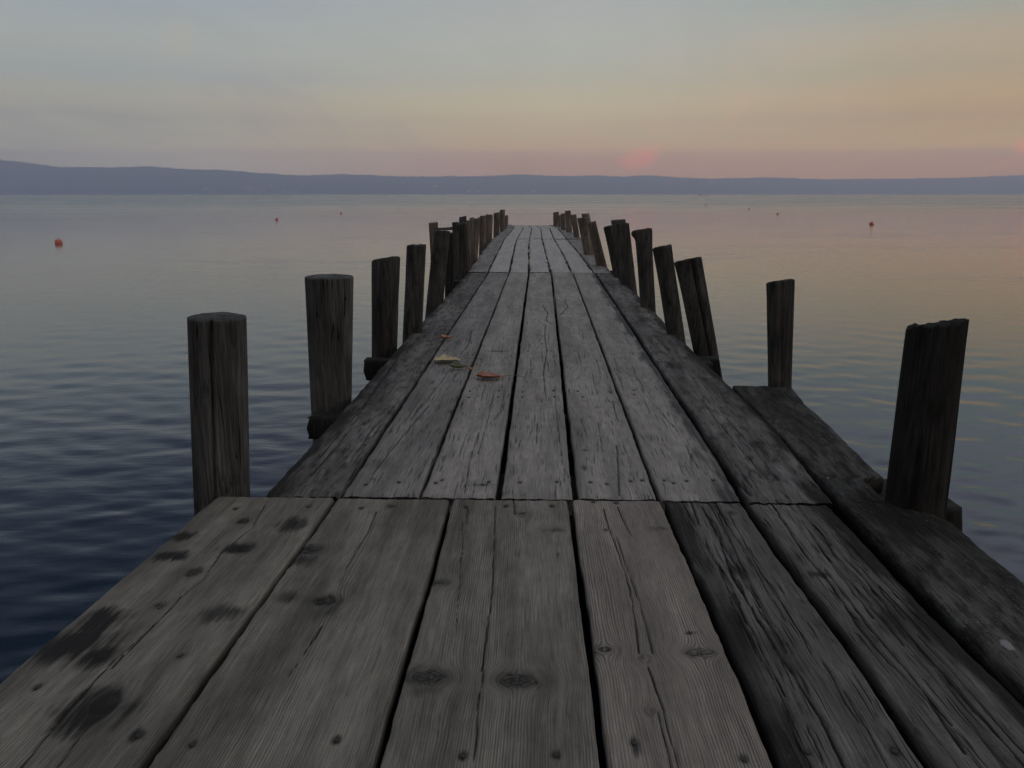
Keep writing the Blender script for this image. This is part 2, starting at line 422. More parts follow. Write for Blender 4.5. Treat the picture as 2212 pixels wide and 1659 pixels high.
# ------------------------------------------------------------------ water
def build_water():
    rng = np.random.default_rng(5)
    # radii
    rs = [0.0, 0.25, 0.5, 0.75]
    r = 1.0
    while r < 13500:
        rs.append(r)
        r += 0.013 + 0.00062 * r * r if r < 40 else r * 0.05
    rs.append(13500.0)
    rs = np.array(rs)
    fa = np.linspace(-46, 46, 1000)
    ra = np.linspace(46, 314, 61)[1:-1]
    ang = np.radians(np.concatenate([fa, ra]))
    R, A = np.meshgrid(rs, ang, indexing='ij')
    X = R * np.sin(A); Y = R * np.cos(A)
    dr = np.gradient(rs)[:, None]
    Z = np.zeros_like(X)
    patch = 0.75 + 1.1 * fbm(X * 0.22 + 3, Y * 0.12, 41, 3)
    patch = np.clip(patch, 0.35, 1.5)
    n = 70
    for i in range(n):
        lam = 0.075 * (0.55 / 0.075) ** ((i + rng.random()) / n)
        th = rng.normal(rad(6), rad(29))
        k = 2 * math.pi / lam
        sl = 0.0105 * (1.0 if lam < 0.25 else 0.65)
        amp = sl / k * rng.uniform(0.6, 1.4)
        ph = rng.random() * 6.283
        fade = np.clip((lam / dr - 3.0) / 4.0, 0, 1)
        mod = 1 + 1.4 * vnoise(X / (lam * 3.6) + i * 7.3, Y / (lam * 4) - i * 3.1, i)
        Z += amp * fade * mod * np.sin(k * (X * math.sin(th) + Y * math.cos(th)) + ph)
    Z *= patch
    # sharpen the crests slightly
    front = (np.abs(np.degrees(np.where(A > math.pi, A - 2 * math.pi, A))) < 46.5)
    Z *= front
    V = np.stack([X, Y, Z + WATER], -1)
    nv, nu = X.shape
    me = grid_mesh('lake_water', V, nu, nv, wrap=True)
    m, t, b = new_mat('lake_water')
    geo = t.node('ShaderNodeNewGeometry')
    sp = t.node('ShaderNodeSeparateXYZ'); t.link(geo.outputs['Position'], sp.inputs[0])
    x, y, z = sp.outputs
    n1 = t.noise(t.xyz(t.math('MULTIPLY', x, 1.1), t.math('MULTIPLY', y, 4.2), 0.0), 1.0, 3.0, 0.6, 0.3)
    n2 = t.noise(t.xyz(t.math('MULTIPLY', x, 0.25), t.math('MULTIPLY', y, 0.9), 4.0), 1.0, 2.0, 0.5)
    n3 = t.noise(t.xyz(t.math('MULTIPLY', x, 9.0), t.math('MULTIPLY', y, 22.0), 8.0), 1.0, 2.0, 0.5)
    r = t.math('SQRT', t.math('ADD', t.math('MULTIPLY', x, x), t.math('MULTIPLY', y, y)))
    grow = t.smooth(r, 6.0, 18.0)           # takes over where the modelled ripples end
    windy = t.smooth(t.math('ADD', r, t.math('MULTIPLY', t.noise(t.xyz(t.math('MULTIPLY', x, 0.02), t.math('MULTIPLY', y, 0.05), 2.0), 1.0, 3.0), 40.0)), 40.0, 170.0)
    gust = t.noise(t.xyz(t.math('MULTIPLY', x, 0.12), t.math('MULTIPLY', y, 0.35), 12.0), 1.0, 3.0, 0.6)
    amp = t.math('ADD', 0.5, t.math('MULTIPLY', t.smooth(gust, 0.5, 0.75), 1.2))
    amp = t.math('ADD', amp, t.math('MULTIPLY', windy, 1.5))
    h = t.math('MULTIPLY', t.math('MULTIPLY', n1, grow), t.math('MULTIPLY', amp, 0.007))
    h = t.math('ADD', h, t.math('MULTIPLY', t.math('MULTIPLY', n2, amp), 0.007))
    h = t.math('ADD', h, t.math('MULTIPLY', n3, 0.0012))
    bp = t.node('ShaderNodeBump')
    bp.inputs['Strength'].default_value = 1.0
    bp.inputs['Distance'].default_value = 1.0
    t.link(h, bp.inputs['Height'])
    t.link(bp.outputs[0], b.inputs['Normal'])
    t.link(t.mix(windy, (0.003, 0.011, 0.022, 1), (0.030, 0.075, 0.115, 1)), b.inputs['Base Color'])   # blue of reflected sky put into the base colour far out
    wr = t.noise(t.xyz(t.math('MULTIPLY', x, 0.05), t.math('MULTIPLY', y, 0.12), 21.0), 1.0, 4.0, 0.6)
    # unresolved wavelets on the wind-ruffled open lake
    t.link(t.math('ADD', 0.04, t.math('MULTIPLY', windy, t.math('ADD', 0.15, t.math('MULTIPLY', t.smooth(wr, 0.35, 0.65), 0.08)))), b.inputs['Roughness'])
    b.inputs['IOR'].default_value = 1.37
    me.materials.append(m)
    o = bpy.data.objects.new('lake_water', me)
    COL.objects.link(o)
    struct(o)
build_water()

# ------------------------------------------------------------------ hills on the far shore
SHORE = 9000.0
RIDGE_PX = [(-900, 350), (-300, 344), (0, 346), (60, 352), (130, 362), (280, 362), (310, 359), (400, 366), (480, 368), (560, 374),
            (650, 380), (740, 377), (850, 381), (900, 382), (1050, 381), (1120, 378), (1200, 381), (1290, 380), (1340, 383),
            (1400, 379), (1460, 384), (1530, 387), (1650, 384), (1780, 388), (1900, 387), (2060, 385), (2140, 382), (2212, 378),
            (2500, 372), (3100, 374)]
_ra, _rh = [], []
for px, py in RIDGE_PX:
    d = ray(px, py)
    _ra.append(math.atan2(d[0], d[1])); _rh.append(d[2] / math.hypot(d[0], d[1]))
def ridge_h(a):
    return np.interp(a, _ra, _rh)
def hill_z(a, dist):
    """height of the far shore at azimuth a; dist is the distance straight out (along y)"""
    t_ = np.clip((dist - SHORE) / 2600.0, 0, 1)
    crest = ridge_h(a) * (SHORE + 2600.0) / np.cos(a) + CAM_H - WATER
    back = np.clip((dist - SHORE - 2600) / 420.0, 0, 1)
    z = crest * t_ ** 0.75 * (1 - 0.9 * back)
    return z + 34 * fbm(a * 60, dist / 900.0, 5, 3) * np.sin(t_ * math.pi)
def build_hills():
    a = np.radians(np.linspace(-46, 46, 1200))
    ds = np.concatenate([[SHORE - 40], np.linspace(SHORE, SHORE + 2600, 36), np.linspace(SHORE + 2700, SHORE + 3020, 4)])
    D, A = np.meshgrid(ds, a, indexing='ij')
    Z = hill_z(A, D)
    crown = np.abs(fbm(A * 900, D / 60.0, 9, 2)) * 14 + 7 * (fbm(A * 240, D / 200, 12, 2) > 0.12)
    Z = Z + crown * np.clip((D - SHORE) / 300.0, 0, 1)
    Z[0] = -6
    V = np.stack([D * np.tan(A), D, Z + WATER], -1)
    me = grid_mesh('hills', V, len(a), len(ds))
    m, t, b = new_mat('wooded_hillside')
    geo = t.node('ShaderNodeNewGeometry')
    n = t.noise(geo.outputs['Position'], 0.004, 6.0, 0.7)
    n2 = t.noise(geo.outputs['Position'], 0.0012, 3.0, 0.6)
    c = t.mix(t.smooth(n, 0.35, 0.7), (0.030, 0.040, 0.024, 1), (0.085, 0.090, 0.055, 1))
    c = t.mix(t.math('MULTIPLY', t.smooth(n2, 0.55, 0.7), 0.6), c, (0.15, 0.13, 0.085, 1))
    t.link(c, b.inputs['Base Color'])
    b.inputs['Roughness'].default_value = 1.0
    b.inputs['Specular IOR Level'].default_value = 0.0
    me.materials.append(m)
    o = bpy.data.objects.new('hills', me)
    COL.objects.link(o)
    struct(o)
build_hills()

# ------------------------------------------------------------------ the air
def build_haze():
    me = bpy.data.meshes.new('haze')
    bm = bmesh.new()
    bmesh.ops.create_cube(bm, size=1.0)
    zlo, zhi = WATER - 12.0, 560.0
    bmesh.ops.scale(bm, vec=(28400, 28400, zhi - zlo), verts=bm.verts)
    bmesh.ops.translate(bm, vec=(0, 12100 - 14200, (zlo + zhi) / 2), verts=bm.verts)
    bm.to_mesh(me); bm.free()
    m = bpy.data.materials.new('haze')
    m.use_nodes = True
    t = NT(m.node_tree)
    t.n.clear()
    out = t.node('ShaderNodeOutputMaterial')
    v = t.node('ShaderNodeVolumePrincipled')
    v.inputs['Color'].default_value = (0.82, 0.845, 1.0, 1)
    v.inputs['Density'].default_value = 0.00024
    v.inputs['Anisotropy'].default_value = 0.6
    t.link(v.outputs[0], out.inputs['Volume'])
    me.materials.append(m)
    o = bpy.data.objects.new('haze', me)
    COL.objects.link(o)
    struct(o, 'stuff')
build_haze()

# ------------------------------------------------------------------ the pier
pier = empty('pier', (0, 2.0, 0))
tag(pier, 'long weathered grey plank pier running straight out over the lake', 'pier')
def to_pier(o):
    o.parent = pier
    o.matrix_parent_inverse = pier.matrix_world.inverted() if False else o.matrix_parent_inverse
    return o
PIER_OFF = np.array([0, 2.0, 0])

def line_pts(pts, z=0.0):
    return np.array([on_z(px, py, z)[:2] for px, py in pts])
class Edge:
    """a board edge: x as a function of Y, straight on past its ends"""
    def __init__(self, pts, z=0.0):
        p = line_pts(pts, z)
        self.p = p[np.argsort(p[:, 1])]
    def __call__(self, Y):
        p = self.p
        x = np.interp(Y, p[:, 1], p[:, 0])
        if len(p) > 1:
            s0 = (p[1, 0] - p[0, 0]) / (p[1, 1] - p[0, 1] + 1e-9)
            s1 = (p[-1, 0] - p[-2, 0]) / (p[-1, 1] - p[-2, 1] + 1e-9)
            x = np.where(Y < p[0, 1], p[0, 0] + s0 * (Y - p[0, 1]), x)
            x = np.where(Y > p[-1, 1], p[-1, 0] + s1 * (Y - p[-1, 1]), x)
        return x

def seg_dist(X, Y, P):
    """distance to a polyline P (world) and the relative position along it"""
    best = np.full(X.shape, 9.0)
    for (x0, y0), (x1, y1) in zip(P[:-1], P[1:]):
        dx, dy = x1 - x0, y1 - y0
        L = dx * dx + dy * dy + 1e-12
        t_ = np.clip(((X - x0) * dx + (Y - y0) * dy) / L, 0, 1)
        d = np.hypot(X - (x0 + t_ * dx), Y - (y0 + t_ * dy))
        best = np.minimum(best, d)
    return best

_nail_me = None
def nail_mesh():
    global _nail_me
    if _nail_me is None:
        bm = bmesh.new()
        n = 12
        rings = []
        for r, z in ((0.0055, -0.004), (0.0055, 0.0006), (0.0042, 0.0017), (0.0, 0.0020)):
            rings.append([bm.verts.new((r * math.cos(6.283 * i / n) * (1 + 0.08 * math.sin(3 * i)), r * math.sin(6.283 * i / n), z)) for i in range(n)] if r else [bm.verts.new((0, 0, z))])
        for a, b_ in zip(rings[:-2], rings[1:-1]):
            for i in range(n):
                bm.faces.new((a[i], a[(i + 1) % n], b_[(i + 1) % n], b_[i]))
        for i in range(n):
            bm.faces.new((rings[2][i], rings[2][(i + 1) % n], rings[3][0]))
        _nail_me = bpy.data.meshes.new('nail_head')
        bm.to_mesh(_nail_me); bm.free()
        _nail_me.materials.append(M_NAIL)
    return _nail_me

def plank(eL, eR, Y0, Y1, gL, gR, mat, seed, z=0.0, nx=60, ys=None, cracks=(), knots=(), stains=(), pales=(), nails=(),
          edge_n=0.004, thick=0.055, cup=0.002, label=None, tilt=0.0, rough=0.0012, side_stain=(0, 0), ends=0.004, nail_holes=True):
    """one deck board from Y0 to Y1 between two edges, modelled with its splits, knots and worn rims"""
    if ys is None:
        ys = np.linspace(Y0, Y1, 60)
    ny = len(ys)
    xl = eL(ys) + gL + edge_n * fbm(ys * 5.0, seed * 3.7, seed, 4) * 1.2
    xr = eR(ys) - gR + edge_n * fbm(ys * 5.0, seed * 5.1 + 9, seed + 50, 4) * 1.2
    u = np.linspace(0, 1, nx)
    # more columns near the rims
    U = u[None, :] + 0 * ys[:, None]
    X = xl[:, None] * (1 - U) + xr[:, None] * U
    # ends not perfectly square
    Yg = ys[:, None] + 0 * U
    ee = ends * fbm(U * 9 + seed, seed * 2.3, seed + 5, 3)
    wA = np.clip(1 - (Yg - Y0) / 0.10, 0, 1); wB = np.clip(1 - (Y1 - Yg) / 0.10, 0, 1)
    Yg = Yg + ee * (wA - wB) + ends * 0.5 * wA - ends * 0.5 * wB
    w = (xr - xl)[:, None]
    xc = (U - 0.5) * w                         # metres from the board's middle
    Z = -cup * 4 * (0.25 - (U - 0.5) ** 2) + tilt * xc
    Z = Z + rough * fbm(X * 55 + seed * 9, Yg * 6, seed + 3, 3) * 2 + 0.003 * vnoise(Yg * 1.3, seed * 7.7, seed)
    rim = np.minimum(U, 1 - U) * w
    Z = Z - 0.0045 * np.exp(-(rim / 0.0035)) * (0.7 + 1.2 * np.abs(vnoise(X * 0, Yg * 22, seed + 8)) * 2)
    Z = Z - 0.004 * np.exp(-np.minimum(Yg - Y0, Y1 - Yg).clip(0) / 0.006)
    gu = xc.copy(); gv = Yg.copy()
    kn = np.zeros_like(X); stn = np.zeros_like(X); pal = np.zeros_like(X)
    for (px, py, r, s, *e) in knots:           # r: radius across, s: strength, e: length / width
        kx, ky = on_z(px, py, z)[:2]
        e = e[0] if e else 1.2
        dx = X - kx; dy = (Yg - ky) / e
        q = np.sqrt(dx * dx + dy * dy) + 1e-6
        infl = np.exp(-(q / (r * 3.2)) ** 2)
        gu = gu - dx * (r * r / (q * q + (0.75 * r) ** 2)) * infl * 1.15
        kn = np.maximum(kn, s * np.clip(1.25 - q / r + 0.55 * fbm(X * 90, Yg * 60, seed + 4, 2), 0, 1))
        stn = np.maximum(stn, 0.75 * s * np.exp(-(q / (r * 1.9)) ** 2))
        Z = Z + 0.0022 * np.exp(-(q / r) ** 2) - 0.003 * np.exp(-((q - r * 0.95) / (0.2 * r)) ** 2) * s
    for (px, py, rx, ry, s) in stains:         # rx, ry in metres
        kx, ky = on_z(px, py, z)[:2]
        q = np.sqrt(((X - kx) / rx) ** 2 + ((Yg - ky) / ry) ** 2)
        stn = np.maximum(stn, s * np.clip(1.35 - q + 0.55 * fbm(X * 130, Yg * 7, seed + 31, 2) + 0.5 * fbm(X * 30, Yg * 18, seed + 33, 3), 0, 1))
    for (px, py, rx, ry) in pales:
        kx, ky = on_z(px, py, z)[:2]
        q = np.sqrt(((X - kx) / rx) ** 2 + ((Yg - ky) / ry) ** 2) + 0.5 * fbm(X * 60, Yg * 60, seed + 61, 3)
        pal = np.maximum(pal, np.clip((1.05 - q) * 5, 0, 1))
    if side_stain[0]: stn = np.maximum(stn, side_stain[0] * np.clip(1.25 - U * w / 0.055 + 1.2 * fbm(X * 18, Yg * 5, seed + 71, 3), 0, 1))
    if side_stain[1]: stn = np.maximum(stn, side_stain[1] * np.clip(1.25 - (1 - U) * w / 0.055 + 1.2 * fbm(X * 18, Yg * 5, seed + 73, 3), 0, 1))
    for (pts, wid, dep) in cracks:
        P = pts if isinstance(pts, np.ndarray) else line_pts(pts, z)
        wob = 0.0022 * fbm(Yg * 30, X * 0 + seed, seed + 90, 3)
        d = seg_dist(X + wob, Yg, P)
        vary = 0.65 + 0.9 * np.abs(vnoise(Yg * 9, X * 0 + seed * 2, seed + 91)) * 2
        gk = np.exp(-(d / (wid * vary)) ** 2)
        Z = Z - dep * gk
        stn = np.maximum(stn, np.clip(gk * 1.2 - 0.2, 0, 1))
    holes = []
    for (px, py) in nails:
        kx, ky = on_z(px, py, z)[:2]
        holes.append((kx, ky))
        q = np.sqrt((X - kx) ** 2 + ((Yg - ky) / 1.5) ** 2)
        Z = Z - 0.003 * np.exp(-(q / 0.009) ** 2)
        stn = np.maximum(stn, 0.9 * np.exp(-(q / 0.010) ** 2))
    # close the sides: one column down each side, then the underside
    zt = Z
    top = np.stack([X, Yg, zt], -1)
    def side(i, out):
        c1 = top[:, i].copy(); c1[:, 2] = -thick * 0.35; c1[:, 0] += out * 0.001 + 0.003 * vnoise(ys * 12, seed * 1.0, seed + 15) * out
        c2 = top[:, i].copy(); c2[:, 2] = -thick
        return c1, c2
    l1, l2 = side(0, -1); r1, r2 = side(-1, 1)
    V = np.concatenate([l2[:, None], l1[:, None], top, r1[:, None], r2[:, None]], 1)
    pad = lambda a: np.concatenate([a[:, :1], a[:, :1], a, a[:, -1:], a[:, -1:]], 1)
    V = V - PIER_OFF + np.array([0, 0, 0])
    V[:, :, 2] += 0
    nu = nx + 4
    first = list(range(nu)); last = [(ny - 1) * nu + i for i in range(nu)]
    me = grid_mesh('deck_plank', V, nu, ny, extra_faces=[first, last[::-1]], wrap=True)
    uvl = me.uv_layers.new(name='grain')
    vi = np.empty(len(me.loops), np.int32); me.loops.foreach_get('vertex_index', vi)
    GU = pad(gu); GU[:, 0] -= 0.05; GU[:, 1] -= 0.02; GU[:, -2] += 0.02; GU[:, -1] += 0.05
    GV = pad(gv)
    uv = np.stack([GU.reshape(-1) + seed * 3.13, GV.reshape(-1) + seed * 7.7], -1)
    uvl.data.foreach_set('uv', uv[vi].astype(np.float32).reshape(-1))
    ca = me.color_attributes.new('marks', 'FLOAT_COLOR', 'POINT')
    cc = np.stack([pad(kn).reshape(-1), pad(stn).reshape(-1), pad(pal).reshape(-1), np.ones(nu * ny)], -1)
    ca.data.foreach_set('color', cc.astype(np.float32).reshape(-1))
    me.materials.append(mat)
    o = bpy.data.objects.new('deck_plank', me)
    o.location = (0, 0, z)
    COL.objects.link(o)
    o.parent = pier
    if label: o['label'] = label
    for (kx, ky) in holes:
        nd = bpy.data.objects.new('nail_head', nail_mesh())
        ix = np.argmin((X - kx) ** 2 + (Yg - ky) ** 2)
        nd.location = (kx, ky - PIER_OFF[1], Z.reshape(-1)[ix] + 0.0012)
        nd.rotation_euler = (random.uniform(-.15, .15), random.uniform(-.15, .15), random.random() * 6)
        nd.scale = (1.0, 1.0, 1.0)
        COL.objects.link(nd)
        nd.parent = o
    return o

YB = on_z(1100, 1077)[1]          # first joint
Y2 = on_z(1150, 588)[1]           # second joint
Y3 = on_z(1150, 516)[1]
Y4 = on_z(1150, 492.5)[1]
Y5 = on_z(1150, 485.8)[1]
def ysamp(Y0, Y1, near, grow):
    ys = [Y0]
    while ys[-1] < Y1:
        y = ys[-1]
        ys.append(y + near + grow * max(y, 0) ** 2)
    ys[-1] = Y1
    if ys[-1] - ys[-2] < 1e-4: ys.pop(-2)
    return np.array(ys)

lc = lambda L: [(0.5 * x, 1061.8 + 0.5 * y) for x, y in L]            # lower-left close-up
rc = lambda L: [(1106 + 0.5 * x, 1061.8 + 0.5 * y) for x, y in L]     # lower-right close-up

def rand_checks(eL, eR, y0, y1, n, seed, wid, dep, lo=.08, hi=.92):
    r = np.random.default_rng(seed)
    out = []
    for _ in range(n):
        f = r.uniform(lo, hi); a = r.uniform(y0, y1); L = r.uniform(.12, .55)
        yy = np.linspace(a, min(a + L, y1), 7)
        ff = f + np.cumsum(r.normal(0, .008, 7))
        out.append((np.stack([eL(yy) * (1 - ff) + eR(yy) * ff, yy], 1), wid * r.uniform(.7, 1.3), dep))
    return out
def near_section():
    e0 = Edge([(459, 1081), (0, 1475)])
    eA = Edge([(722, 1080), (600, 1250), (450, 1457), (305, 1659)])
    eB = Edge([(975, 1080), (930, 1245), (868, 1460), (812, 1659)])
    eC = Edge([(1230, 1078), (1245, 1180), (1272, 1380), (1305, 1659)])
    eD = Edge([(1430, 1078), (1462, 1150), (1530, 1310), (1600, 1460), (1680, 1659)])
    eE = Edge([(1600, 1075), (1660, 1160), (1745, 1275), (1890, 1470), (2015, 1659)])
    ys = np.concatenate([np.linspace(-1.6, 0.9, 12)[:-1], np.arange(0.9, YB - 0.006, 0.0065), [YB - 0.005]])
    Y0, Y1 = -1.6, YB - 0.005
    kw = dict(ys=ys, Y0=Y0, Y1=Y1)
    # board by the left posts: wide, full of knots
    plank(e0, eA, gL=0, gR=0.009, mat=M_SMOOTH, seed=1, nx=110, z=0.002, edge_n=0.006,
          cracks=[(lc([(1150, 40), (1090, 150), (960, 250), (880, 370), (780, 450), (700, 540), (500, 720), (420, 800), (330, 900), (200, 1050), (80, 1194)]), 0.0024, 0.006),
                  (lc([(720, 520), (600, 640), (480, 760)]), 0.002, 0.005),
                  (lc([(330, 1070), (240, 1194)]), 0.002, 0.005)],
          knots=[(525, 1124, .016, .8), (530, 1182, .020, .9), (417, 1234, .018, .8), (345, 1307, .014, .6), (220, 1419, .014, .8),
                 (225, 1518, .027, .9), (390, 1417, .009, .5)],
          stains=[(395, 1157, 0.038, 0.038, .95), (365, 1199, 0.043, 0.035, 1.0), (505, 1183, 0.043, 0.038, .85), (635, 1132, 0.051, 0.052, .75), (480, 1324, 0.060, 0.044, .7),
                  (215, 1345, 0.055, 0.074, 1.0), (160, 1390, 0.085, 0.081, 1.0), (200, 1415, 0.055, 0.045, 1.0), (190, 1537, 0.068, 0.074, 1.0), (215, 1512, 0.043, 0.052, .9), (290, 1590, 0.010, 0.021, .9)],
          nails=[(300, 1587), (80, 1482), (508, 1096), (667, 1092)], **kw)
    plank(eA, eB, gL=0.007, gR=0.008, mat=M_SMOOTH, seed=2, nx=110, z=0.0, edge_n=0.004,
          cracks=[(lc([(1625, 80), (1590, 170), (1520, 280), (1460, 390)]), 0.002, 0.005),
                  (lc([(1390, 580), (1290, 730), (1240, 800)]), 0.0018, 0.004)],
          knots=[(668, 1187, .030, .85, .9), (700, 1297, .026, 1.0, .8), (845, 1092, .014, .6)],
          stains=[(655, 1208, 0.043, 0.044, .8), (630, 1289, 0.043, 0.035, .6), (700, 1320, 0.038, 0.052, .5)],
          nails=[(415, 1607), (727, 1597), (780, 1096)], **kw)
    plank(eB, eC, gL=0.007, gR=0.008, mat=M_SMOOTH, seed=3, nx=110, z=0.001, edge_n=0.004,
          cracks=[(lc([(2140, 60), (2135, 200), (2125, 450), (2090, 700), (2085, 800), (2065, 900), (2060, 1010), (2045, 1194)]), 0.0019, 0.006),
                  (lc([(2020, 70), (2015, 140)]), 0.002, 0.005),
                  (lc([(1995, 130), (2000, 200), (1985, 400), (1970, 600)]), 0.0015, 0.003),
                  ([(1110, 1078), (1112, 1110)], 0.002, 0.006)],
          knots=[(945, 1259, .026, .7, .6), (925, 1462, .042, .8, .62), (1131, 1109, .024, .35), (1120, 1468, .040, .75, .6), (1195, 1146, .030, .3, .6)],
          stains=[(920, 1490, .04, .03, .5), (1205, 1145, .05, .03, .4)],
          nails=[(1005, 1094), (1092, 1092), (1193, 1092), (1000, 1630), (1200, 1630)], **kw)
    plank(eC, eD, gL=0.008, gR=0.008, mat=M_PINK, seed=4, nx=110, z=0.004, edge_n=0.006,
          cracks=[(rc([(395, 70), (420, 160), (460, 260), (510, 420), (530, 540), (550, 690)]), 0.0018, 0.005),
                  (rc([(455, 60), (490, 140), (515, 190)]), 0.0018, 0.005),
                  (rc([(450, 190), (500, 330), (560, 500), (610, 690)]), 0.0018, 0.005),
                  (rc([(590, 750), (630, 870), (655, 940)]), 0.0018, 0.005),
                  (rc([(630, 950), (670, 1100), (690, 1194)]), 0.0018, 0.005),
                  (rc([(655, 950), (710, 1150), (720, 1194)]), 0.0015, 0.004)],
          knots=[(1311, 1144, .014, .45), (1424, 1141, .030, .35, .6), (1306, 1403, .026, .5, .8), (1391, 1419, .016, .3), (1515, 1408, .042, .5, .5), (1406, 1534, .013, .25)],
          stains=[(1491, 1365, .013, .010, 1.0), (1375, 1605, .010, .03, .7)],
          nails=[(1281, 1082), (1331, 1084), (1371, 1602), (1606, 1635)], **kw)
    plank(eD, eE, gL=0.008, gR=0.013, mat=M_ROUGH, seed=5, nx=100, z=0.0, edge_n=0.007, rough=0.002,
          cracks=[(rc([(820, 60), (900, 210), (960, 380), (1080, 570), (1200, 760), (1330, 960), (1440, 1190)]), 0.003, 0.007),
                  (rc([(890, 90), (985, 300), (1090, 520), (1190, 690)]), 0.0026, 0.006),
                  (rc([(940, 100), (1080, 350), (1220, 560), (1300, 700)]), 0.002, 0.005),
                  (rc([(950, 430), (1060, 640), (1180, 880)]), 0.002, 0.005)] + rand_checks(eD, eE, .95, YB, 26, 3, .0017, .005, .2, .75),
          knots=[(1580, 1108, .016, .6)], side_stain=(0.8, 0.25),
          stains=[(1600, 1232, .035, .05, .6), (1690, 1400, .045, .12, .55)],
          nails=[(1483, 1112), (1746, 1620), (1933, 1620)], **kw)
    eF = Edge([(1783, 1075), (1900, 1195), (2005, 1307), (2195, 1492)])
    plank(eE, eF, gL=0.015, gR=0.012, mat=M_ROUGH, seed=6, nx=100, z=-0.002, edge_n=0.007, rough=0.002,
          cracks=[(rc([(1130, 60), (1260, 260), (1380, 400), (1500, 580), (1640, 740), (1800, 900), (1960, 1120)]), 0.003, 0.007),
                  (rc([(1250, 120), (1400, 330), (1560, 540)]), 0.0024, 0.006),
                  (rc([(1350, 330), (1530, 560), (1700, 760), (1900, 1000)]), 0.0024, 0.006),
                  (rc([(1460, 300), (1640, 520), (1850, 760), (2100, 1050)]), 0.002, 0.005)] + rand_checks(eE, eF, .95, YB, 26, 4, .0017, .005, .15, .85),
          side_stain=(0.0, 0.9), stains=[(1770, 1240, .04, .02, .8), (1930, 1340, .05, .09, .6)],
          nails=[(1650, 1084), (1760, 1090)], **kw)
near_section()

def outer_board():
    eF = Edge([(1578, 832), (1680, 938), (1803, 1075), (1915, 1190), (2020, 1300), (2206, 1485)])
    eO = Edge([(1708, 829), (1740, 868), (1786, 909), (1851, 970), (1905, 1020), (1912, 1026), (1866, 1031), (1918, 1079), (1978, 1083), (2003, 1097), (2055, 1121), (2150, 1200), (2212, 1252), (2350, 1370)])
    Y0, Y1 = -1.6, on_z(1640, 829)[1]
    ys = np.concatenate([np.linspace(-1.6, 0.9, 12)[:-1], np.arange(0.9, 2.8, 0.0075), np.arange(2.8, Y1 - 0.01, 0.013), [Y1]])
    plank(eF, eO, Y0=Y0, Y1=Y1, gL=0.016, gR=0.0, mat=M_BLACK, seed=8, nx=90, z=-0.006, ys=ys, edge_n=0.008, rough=0.0025, ends=0.012,
          pales=[(2176, 1392, .010, .020), (1788, 1031, .004, .006)], knots=[], stains=[(1930, 1110, .15, .25, .8), (1700, 860, .1, .2, .5)],
          label='wide blackened outer board, notched round the post')
outer_board()

